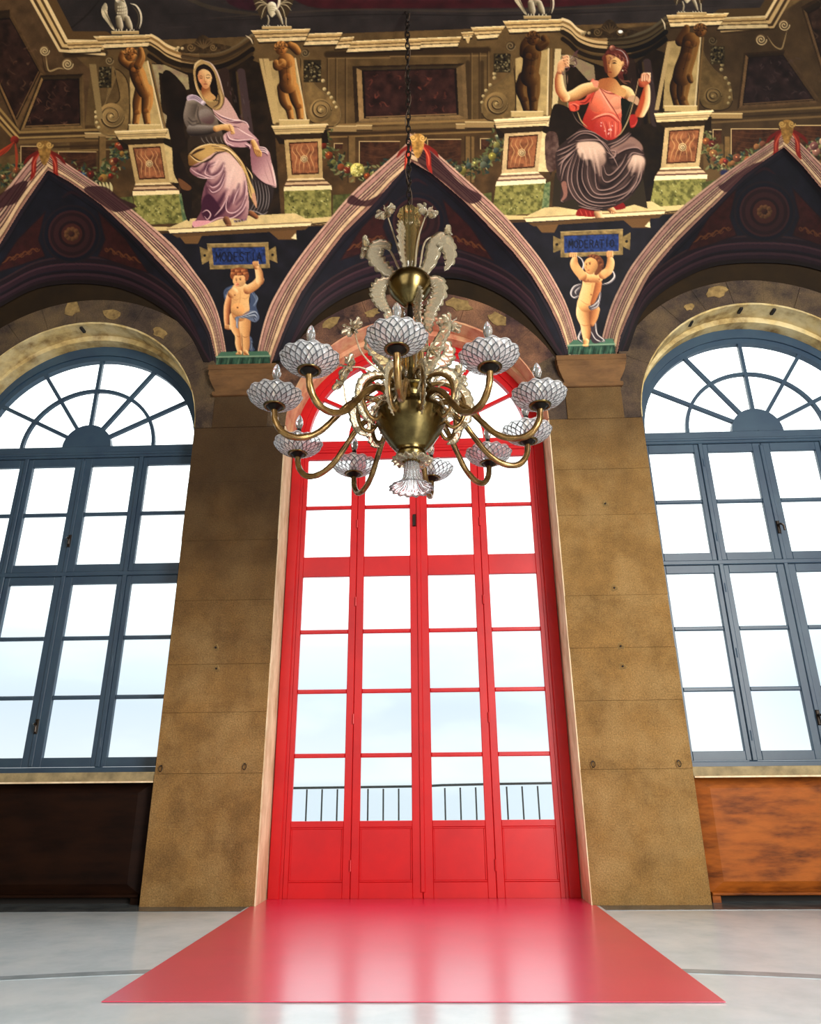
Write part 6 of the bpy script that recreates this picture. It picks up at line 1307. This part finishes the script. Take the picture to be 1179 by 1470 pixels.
# ------------------------------------------------------------------ chandelier
CHX, CHY = 0.03, -3.30
M['gold_glass'] = glass_mat('gold_tinted_glass', srgb(242, 226, 190), .05, 0, .76)
M['amber_glass'] = glass_mat('amber_glass', srgb(222, 196, 128), .05, 0, .93)
M['clear_glass'] = glass_mat('clear_glass', (0.96, 0.975, 0.98, 1), .02, 0, .86)
def dish_mats():
    m = bpy.data.materials.new('milky_quilted_glass'); m.use_nodes = True; nt = m.node_tree; nt.nodes.clear()
    o = node(nt, 'ShaderNodeOutputMaterial'); t = node(nt, 'ShaderNodeBsdfTransparent'); d = node(nt, 'ShaderNodeBsdfDiffuse'); l = node(nt, 'ShaderNodeBsdfTranslucent'); g = node(nt, 'ShaderNodeBsdfGlossy'); g.inputs['Roughness'].default_value = .08
    for n in (d, l): n.inputs[0].default_value = (.93, .95, .97, 1)
    a = node(nt, 'ShaderNodeMixShader'); b = node(nt, 'ShaderNodeMixShader'); c = node(nt, 'ShaderNodeMixShader'); a.inputs[0].default_value = .5; b.inputs[0].default_value = .42; c.inputs[0].default_value = .12
    nt.links.new(d.outputs[0], a.inputs[1]); nt.links.new(l.outputs[0], a.inputs[2]); nt.links.new(t.outputs[0], b.inputs[1]); nt.links.new(a.outputs[0], b.inputs[2]); nt.links.new(b.outputs[0], c.inputs[1]); nt.links.new(g.outputs[0], c.inputs[2]); nt.links.new(c.outputs[0], o.inputs[0])
    r = mat('refraction_edge_rib', srgb(70, 74, 80), .08, 0, spec=.8); r.node_tree.nodes['Principled BSDF'].inputs['Transmission Weight'].default_value = .35  # dark rib colour stands in for the refraction edges of clear glass
    return [m, r]
M['brass'] = mat('old_brass', srgb(122, 106, 66), 0.24, 1.0, var=srgb(84, 72, 44), scale=7, bump=.05, bscale=30)
M['gold_arm'] = mat('gilded_twisted_glass', srgb(148, 116, 66), 0.26, .7, var=srgb(98, 70, 36), scale=9, spec=.8)
M['dark_metal'] = mat('dark_metal', srgb(30, 24, 20), 0.35, .8)
fil = mat('amber_filament', srgb(240, 200, 110), .5)
ch = empty('chandelier', (CHX, CHY, 0)); tag(ch, 'large golden blown-glass chandelier with ten curved arms hanging on a chain', 'chandelier')
# chain
lk = MB(); pts = [(.022*math.cos(a)*(1), 0, .055*math.sin(a)) for a in np.linspace(0, 2*PI, 17)]; lk.tube(pts, .008, 6)
l0 = lk.build('chain_link', M['iron'], ch, smooth=True); z = 6.44; k = 0
while z < VZ+VB+.02:
    mw = Matrix.Translation((0, 0, z)) @ Matrix.Rotation(PI/2*(k % 2)+.35, 4, 'Z')
    if k == 0: l0.matrix_local = mw
    else: share(l0, 'chain_link', ch, mw=mw)
    z += .088; k += 1
MB().tube([(.03*math.sin(t*1.3), .022*math.cos(t), 6.4+t*.14) for t in np.linspace(0, 20.4, 60)], .0045, 5).build('flex_cord', mat('brown_cord', srgb(70, 54, 40), .7), ch, smooth=True)
flute = lambda n, k: (lambda r, z, a, i: (r*(1+k*math.cos(n*a)), z))
MB().lathe([(.012, 6.44), (.075, 6.42), (.105, 6.385), (.11, 6.35), (.085, 6.31), (.10, 6.27), (.095, 6.2), (.06, 6.12), (.012, 6.11)], 40, mod=flute(10, .07)).build('top_cap', M['amber_glass'], ch, smooth=True)
MB().lathe([(.085, 6.2), (.092, 6.1), (.078, 5.95), (.058, 5.8), (.045, 5.66), (.03, 5.66), (.045, 5.8), (.062, 5.95), (.075, 6.1), (.07, 6.2)], 48, mod=flute(6, .12)).build('upper_stem', M['amber_glass'], ch, smooth=True)
MB().lathe([(.016, 6.45), (.016, 3.75)], 10).build('core_rod', M['dark_metal'], ch, smooth=True)
MB().lathe([(.02, 5.29), (.05, 5.29), (.075, 5.315), (.14, 5.38), (.19, 5.46), (.205, 5.52), (.198, 5.57), (.165, 5.61), (.135, 5.625), (.125, 5.64), (.11, 5.64), (.10, 5.62), (.02, 5.60)], 48).build('upper_bowl', M['brass'], ch, smooth=True)
MB().lathe([(.025, 5.27), (.03, 5.2), (.022, 5.1), (.03, 5.02), (.045, 5.0), (.02, 4.98)], 20).build('stem_knop', M['dark_metal'], ch, smooth=True)
MB().lathe([(.06, 5.0), (.08, 4.94), (.07, 4.8), (.085, 4.62), (.11, 4.5), (.12, 4.42), (.10, 4.40), (.085, 4.48), (.065, 4.62), (.05, 4.8), (.06, 4.94), (.05, 5.0)], 48, mod=flute(8, .10)).build('central_column', M['amber_glass'], ch, smooth=True)
for q in range(6):
    a = q*PI/3+.2; MB().tube([(.10*math.cos(a), .10*math.sin(a), 4.92), (.11*math.cos(a), .11*math.sin(a), 4.6), (.13*math.cos(a), .13*math.sin(a), 4.32)], [.02, .024, .02], 10).build('glass_rod', M['amber_glass'], ch, smooth=True)
MB().lathe([(.03, 4.44), (.17, 4.43), (.205, 4.41), (.21, 4.385), (.18, 4.37), (.14, 4.36), (.13, 4.33), (.14, 4.29), (.03, 4.29)], 48).build('collar', M['brass'], ch, smooth=True)
MB().lathe([(.10, 4.31), (.145, 4.30), (.15, 4.28), (.20, 4.255), (.27, 4.215), (.305, 4.165), (.308, 4.13), (.285, 4.06), (.24, 3.98), (.19, 3.90), (.145, 3.845), (.12, 3.82), (.128, 3.80), (.132, 3.78), (.115, 3.745), (.07, 3.715), (.045, 3.70), (.01, 3.695)], 64).build('lower_bowl', M['brass'], ch, smooth=True)
rf = lambda r, z, a, i: (r*(1+.05*math.cos(16*a+i*.35)), z+.004*math.cos(16*a))
MB().lathe([(.055, 3.74), (.062, 3.68), (.066, 3.62), (.075, 3.57), (.10, 3.53), (.145, 3.505), (.18, 3.49), (.183, 3.483), (.145, 3.496), (.098, 3.518), (.068, 3.56), (.056, 3.62), (.05, 3.68), (.045, 3.74)], 96, mod=rf).build('finial_trumpet', M['clear_glass'], ch, smooth=True)
MB().lathe([(.06, 3.80), (.15, 3.74), (.165, 3.73), (.15, 3.725), (.06, 3.72)], 72, mod=lambda r, z, a, i: (r*(1+.08*math.cos(14*a)), z+.012*math.cos(14*a+1)*(r > .1))).build('frilled_collar', M['gold_glass'], ch, smooth=True)
# arms: one is built with its candle and dish, the other nine are copies
arm_p = smooth_path([(.15, 0, .06), (.19, 0, .13), (.26, 0, .185), (.34, 0, .195), (.42, 0, .172), (.52, 0, .09), (.62, 0, -.04), (.74, 0, -.18), (.88, 0, -.25), (1.01, 0, -.235), (1.09, 0, -.14), (1.112, 0, -.02)], 7)
arm0 = MB().tube(arm_p, [.027-.003*abs(math.sin(i*.05)) for i in range(len(arm_p))], 20, twist=.16, ridge=.07, nr=6).build('arm', M['gold_arm'], ch, smooth=True)
def saucer():
    prof = [(.03, .0), (.075, .004), (.12, .018), (.165, .042), (.198, .072), (.216, .102), (.218, .114), (.206, .124)]; n = len(prof); fine = []
    pf = [Vector((r, z, 0)) for r, z in prof]; pf = smooth_path(pf, 6)
    outer = [(p.x, p.y) for p in pf]; inner = [(p.x*.965, p.y+.010) for p in pf][::-1]
    N = len(outer)
    def mod(r, z, a, i):
        t = i/(N-1) if i < N else (2*N-1-i)/(N-1)
        q = max(math.cos(11*a+t*13)**6, math.cos(11*a-t*13)**6)*1.5-.5 if i < N else 0
        lob = 1+.035*t*t*math.cos(12*a); return r*lob+.0045*q*min(1, t*3), z+.006*t*t*math.cos(12*a)-.003*q
    NT = 240; b = MB().lathe(outer+inner, NT, (1.112, 0, 0), mod=mod)
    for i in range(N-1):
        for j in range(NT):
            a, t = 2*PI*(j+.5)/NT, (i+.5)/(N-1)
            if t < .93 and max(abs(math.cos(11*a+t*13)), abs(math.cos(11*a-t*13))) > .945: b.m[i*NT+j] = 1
    return b
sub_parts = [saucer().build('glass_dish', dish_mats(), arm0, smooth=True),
    MB().lathe([(.01, -.035), (.036, -.03), (.052, -.008), (.075, .0), (.078, .006), (.05, .012), (.036, .02), (.034, .06), (.04, .07), (.034, .08), (.01, .08)], 24, (1.112, 0, 0)).build('candle_socket', M['dark_metal'], arm0, smooth=True),
    MB().lathe([(.068, -.006), (.088, .0), (.092, .006), (.086, .01), (.07, .006)], 28, (1.112, 0, 0), closed=True).build('drip_ring', M['brass'], arm0, smooth=True),
    MB().lathe([(.01, .06), (.03, .06), (.032, .10), (.026, .13), (.033, .16), (.026, .19), (.03, .215), (.022, .23), (.01, .232)], 20, (1.112, 0, 0), mod=flute(7, .07)).build('candle_sleeve', M['gold_glass'], arm0, smooth=True),
    MB().lathe([(.006, .225), (.022, .227), (.022, .25), (.018, .255), (.006, .255)], 16, (1.112, 0, 0)).build('bulb_cap', M['dark_metal'], arm0, smooth=True),
    MB().lathe([(.002, .255), (.018, .256), (.030, .285), (.036, .315), (.033, .345), (.022, .375), (.010, .398), (.001, .405)], 20, (1.112, 0, 0)).build('bulb', M['clear_glass'], arm0, smooth=True),
    MB().lathe([(.001, .262), (.006, .265), (.011, .30), (.011, .335), (.004, .352), (.001, .353)], 10, (1.112, 0, 0)).build('filament', fil, arm0, smooth=True)]
ARMS = [(-1.626, 1.122, 4.068), (-2.262, 1.136, 4.07), (-2.835, 1.152, 4.082), (-3.537, 1.139, 4.036), (-4.15, 1.116, 4.053), (-4.859, 1.117, 4.06), (-5.427, 1.094, 4.08), (-5.975, 1.075, 4.052), (-6.595, 1.097, 4.034), (-7.262, 1.084, 4.041)]
for k, (an, R, zz) in enumerate(ARMS):
    mw = Matrix.Translation((0, 0, zz)) @ Matrix.Rotation(an, 4, 'Z') @ Matrix.Translation((R-1.112, 0, 0))
    if k == 0: arm0.matrix_local = mw; continue
    a = share(arm0, 'arm', ch, mw=mw)
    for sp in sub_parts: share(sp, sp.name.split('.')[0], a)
# leaves with frilled edges, flowers, scrolls
def leaf(name, path, width, m, frill=11, thick=.006, nrm=(0, 1, 0), amp=.16, seg=14):
    p = smooth_path(path, seg); n = len(p); b = MB(); v = []; f = []; up = Vector(nrm)
    for i, q in enumerate(p):
        t = i/(n-1); tg = (p[min(i+1, n-1)]-p[max(i-1, 0)]).normalized(); sd = tg.cross(up); sd = sd.normalized() if sd.length > 1e-4 else Vector((1, 0, 0)); nn = sd.cross(tg).normalized()
        w = width*(math.sin(PI*min(1, .12+.88*t))**.6 if t < 1 else .05)*(.92+amp*abs(math.sin(frill*PI*t))*1.6-amp*.6); wv = .010*math.sin(frill*2*PI*t+1.2)
        th = thick*(1-.5*t)
        v += [q-sd*w+nn*wv, q-sd*w*.5+nn*(th*.8), q+nn*th*2.2, q+sd*w*.5+nn*(th*.8), q+sd*w-nn*wv, q+sd*w*.5-nn*th*.8, q-nn*th, q-sd*w*.5-nn*th*.8]
    for i in range(n-1):
        for j in range(8): f.append((i*8+j, i*8+(j+1) % 8, (i+1)*8+(j+1) % 8, (i+1)*8+j))
    f += [tuple(range(7, -1, -1)), tuple(range((n-1)*8, n*8))]
    b.add(v, f); return b
def rotz(b, a, dz=0): 
    c, s = math.cos(a), math.sin(a); b.v = [(x*c-y*s, x*s+y*c, z+dz) for x, y, z in b.v]; return b
# upper acanthus leaves curling out of the upper bowl
for a, path, w in ((PI*1.02, [(.12, 0, 5.62), (.24, 0, 5.72), (.33, 0, 5.86), (.30, 0, 5.98), (.22, 0, 5.99), (.19, 0, 5.93)], .085), (-PI/2-.35, [(.10, 0, 5.64), (.17, 0, 5.75), (.2, 0, 5.92), (.17, 0, 6.06), (.10, 0, 6.08)], .10), (-.15, [(.12, 0, 5.62), (.20, 0, 5.78), (.24, 0, 5.95), (.30, 0, 6.02), (.37, 0, 5.9), (.38, 0, 5.75), (.33, 0, 5.64)], .085), (PI*.45, [(.10, 0, 5.64), (.2, 0, 5.78), (.25, 0, 5.95), (.2, 0, 6.05)], .085),
    (PI*1.05, [(.16, 0, 5.58), (.27, 0, 5.52), (.30, 0, 5.40), (.25, 0, 5.28), (.17, 0, 5.20)], .075), (-.25, [(.16, 0, 5.55), (.26, 0, 5.5), (.27, 0, 5.36), (.2, 0, 5.22), (.17, 0, 5.08), (.19, 0, 4.96)], .08), (-1.0, [(.10, 0, 5.42), (.15, 0, 5.3), (.13, 0, 5.15), (.15, 0, 5.0)], .075), (PI*.6, [(.15, 0, 5.5), (.25, 0, 5.4), (.2, 0, 5.2)], .07)):
    rotz(leaf('leaf', path, w, None), a).build('acanthus_leaf', M['gold_glass'], ch, smooth=True)
# tall leaves rising from the hub and curling outwards
for q in range(8):
    a = q*PI/4+.25; h = .0+.06*(q % 2)
    rotz(leaf('leaf', [(.16, 0, 4.40), (.17, 0, 4.52), (.22, 0, 4.64), (.30, 0, 4.74+h), (.36, 0, 4.84+h), (.32, 0, 4.95+h), (.27, 0, 4.93+h)], .07, None, frill=12), a).build('acanthus_leaf', M['gold_glass'], ch, smooth=True)
# C-shaped scrolls with a frill round the lower bowl, hooked on its shoulder
for q in range(10):
    a = -1.626-.314-q*PI/5
    path = [(.10, 0, 4.42), (.20, 0, 4.46), (.32, 0, 4.44), (.43, 0, 4.34), (.46, 0, 4.20), (.42, 0, 4.07), (.35, 0, 4.03), (.30, 0, 4.08), (.28, 0, 4.15)]
    sc = MB().tube(smooth_path(path, 6), [.020-.010*abs(i/48-.4) for i in range(49)], 10); so = rotz(sc, a).build('glass_scroll', M['gold_arm'], ch, smooth=True)
    fr = leaf('leaf', [(.22, 0, 4.47), (.34, 0, 4.46), (.46, 0, 4.36), (.495, 0, 4.20), (.45, 0, 4.05), (.36, 0, 3.98)], .05, None, frill=13); rotz(fr, a).build('scroll_frill', M['gold_glass'], so, smooth=True)
    inn = MB()
    for e in ((.38, 4.33), (.40, 4.20), (.36, 4.11)): inn.tube(smooth_path([(.22, 0, 4.24), (.30, .01, (4.24+e[1])/2+.04), (e[0], 0, e[1])], 4), .009, 7)
    rotz(inn, a).build('scroll_rib', M['gold_glass'], so, smooth=True)
# flowers on bent stems
def flower(root_xyz, mid, tip, face, r):
    st = MB().tube(smooth_path([root_xyz, mid, tip], 7), [.011-.004*i/14 for i in range(15)], 8).build('flower_stem', M['gold_glass'], ch, smooth=True)
    d = Vector(face).normalized(); rot = d.to_track_quat('Z', 'Y').to_matrix().to_4x4()
    pb = MB()
    for k in range(7):
        a = 2*PI*k/7
        lf = leaf('petal', [(.012, 0, 0), (r*.5, 0, r*.22), (r*.9, 0, r*.30), (r*1.05, 0, r*.18)], r*.34, None, frill=2, thick=.006, amp=.15, seg=4); rotz(lf, a); pb.add(lf.v, lf.f)
    ob = pb.build('petals', M['gold_glass'], st, smooth=True); ob.matrix_local = Matrix.Translation(tip) @ rot
    hb = MB().lathe([(.001, -.012), (.018, -.01), (.022, .008), (.014, .02), (.001, .022)], 12); ho = hb.build('flower_heart', M['gold_arm'], st, smooth=True); ho.matrix_local = Matrix.Translation(tip) @ rot
def at(px, py, dy=0.0):
    w = wall_pt(np.array([float(px)]), np.array([float(py)]), CHY+dy)[0]; return (w[0]-CHX, dy, w[2])
for (px, py, dy, root, mid, face) in ((555.7, 308, -.08, (-.05, -.03, 5.7), (570, 350, -.05), (-.4, -.8, .3)), (612, 306.7, -.08, (.05, -.03, 5.7), (600, 345, -.05), (.35, -.8, .3)), (527.5, 356, .02, (-.09, 0, 5.7), (556, 356, .0), (-1, -.2, .1)), (641, 340, .02, (.09, 0, 5.7), (612, 345, .0), (1, -.2, .1)),
    (508, 473, -.12, (-.14, -.05, 4.45), (522, 510, -.1), (-.4, -.8, .2)), (645, 467, -.12, (.10, -.05, 4.45), (618, 498, -.1), (.6, -.7, .2)), (502.7, 527, -.1, (-.15, -.03, 4.42), (525, 530, -.1), (-.7, -.6, .1)), (658, 540, .1, (.15, .03, 4.42), (640, 530, .05), (.8, -.4, .1)), (492, 549, .12, (-.15, .05, 4.42), (505, 585, .1), (-.8, -.4, .4)), (615, 502, -.15, (.06, -.05, 4.45), (606, 530, -.12), (.2, -.9, .1)), (662, 575, .2, (.15, .1, 4.42), (650, 590, .18), (.7, -.5, .5))):
    flower(root, at(*mid), at(px, py, dy), face, .10)
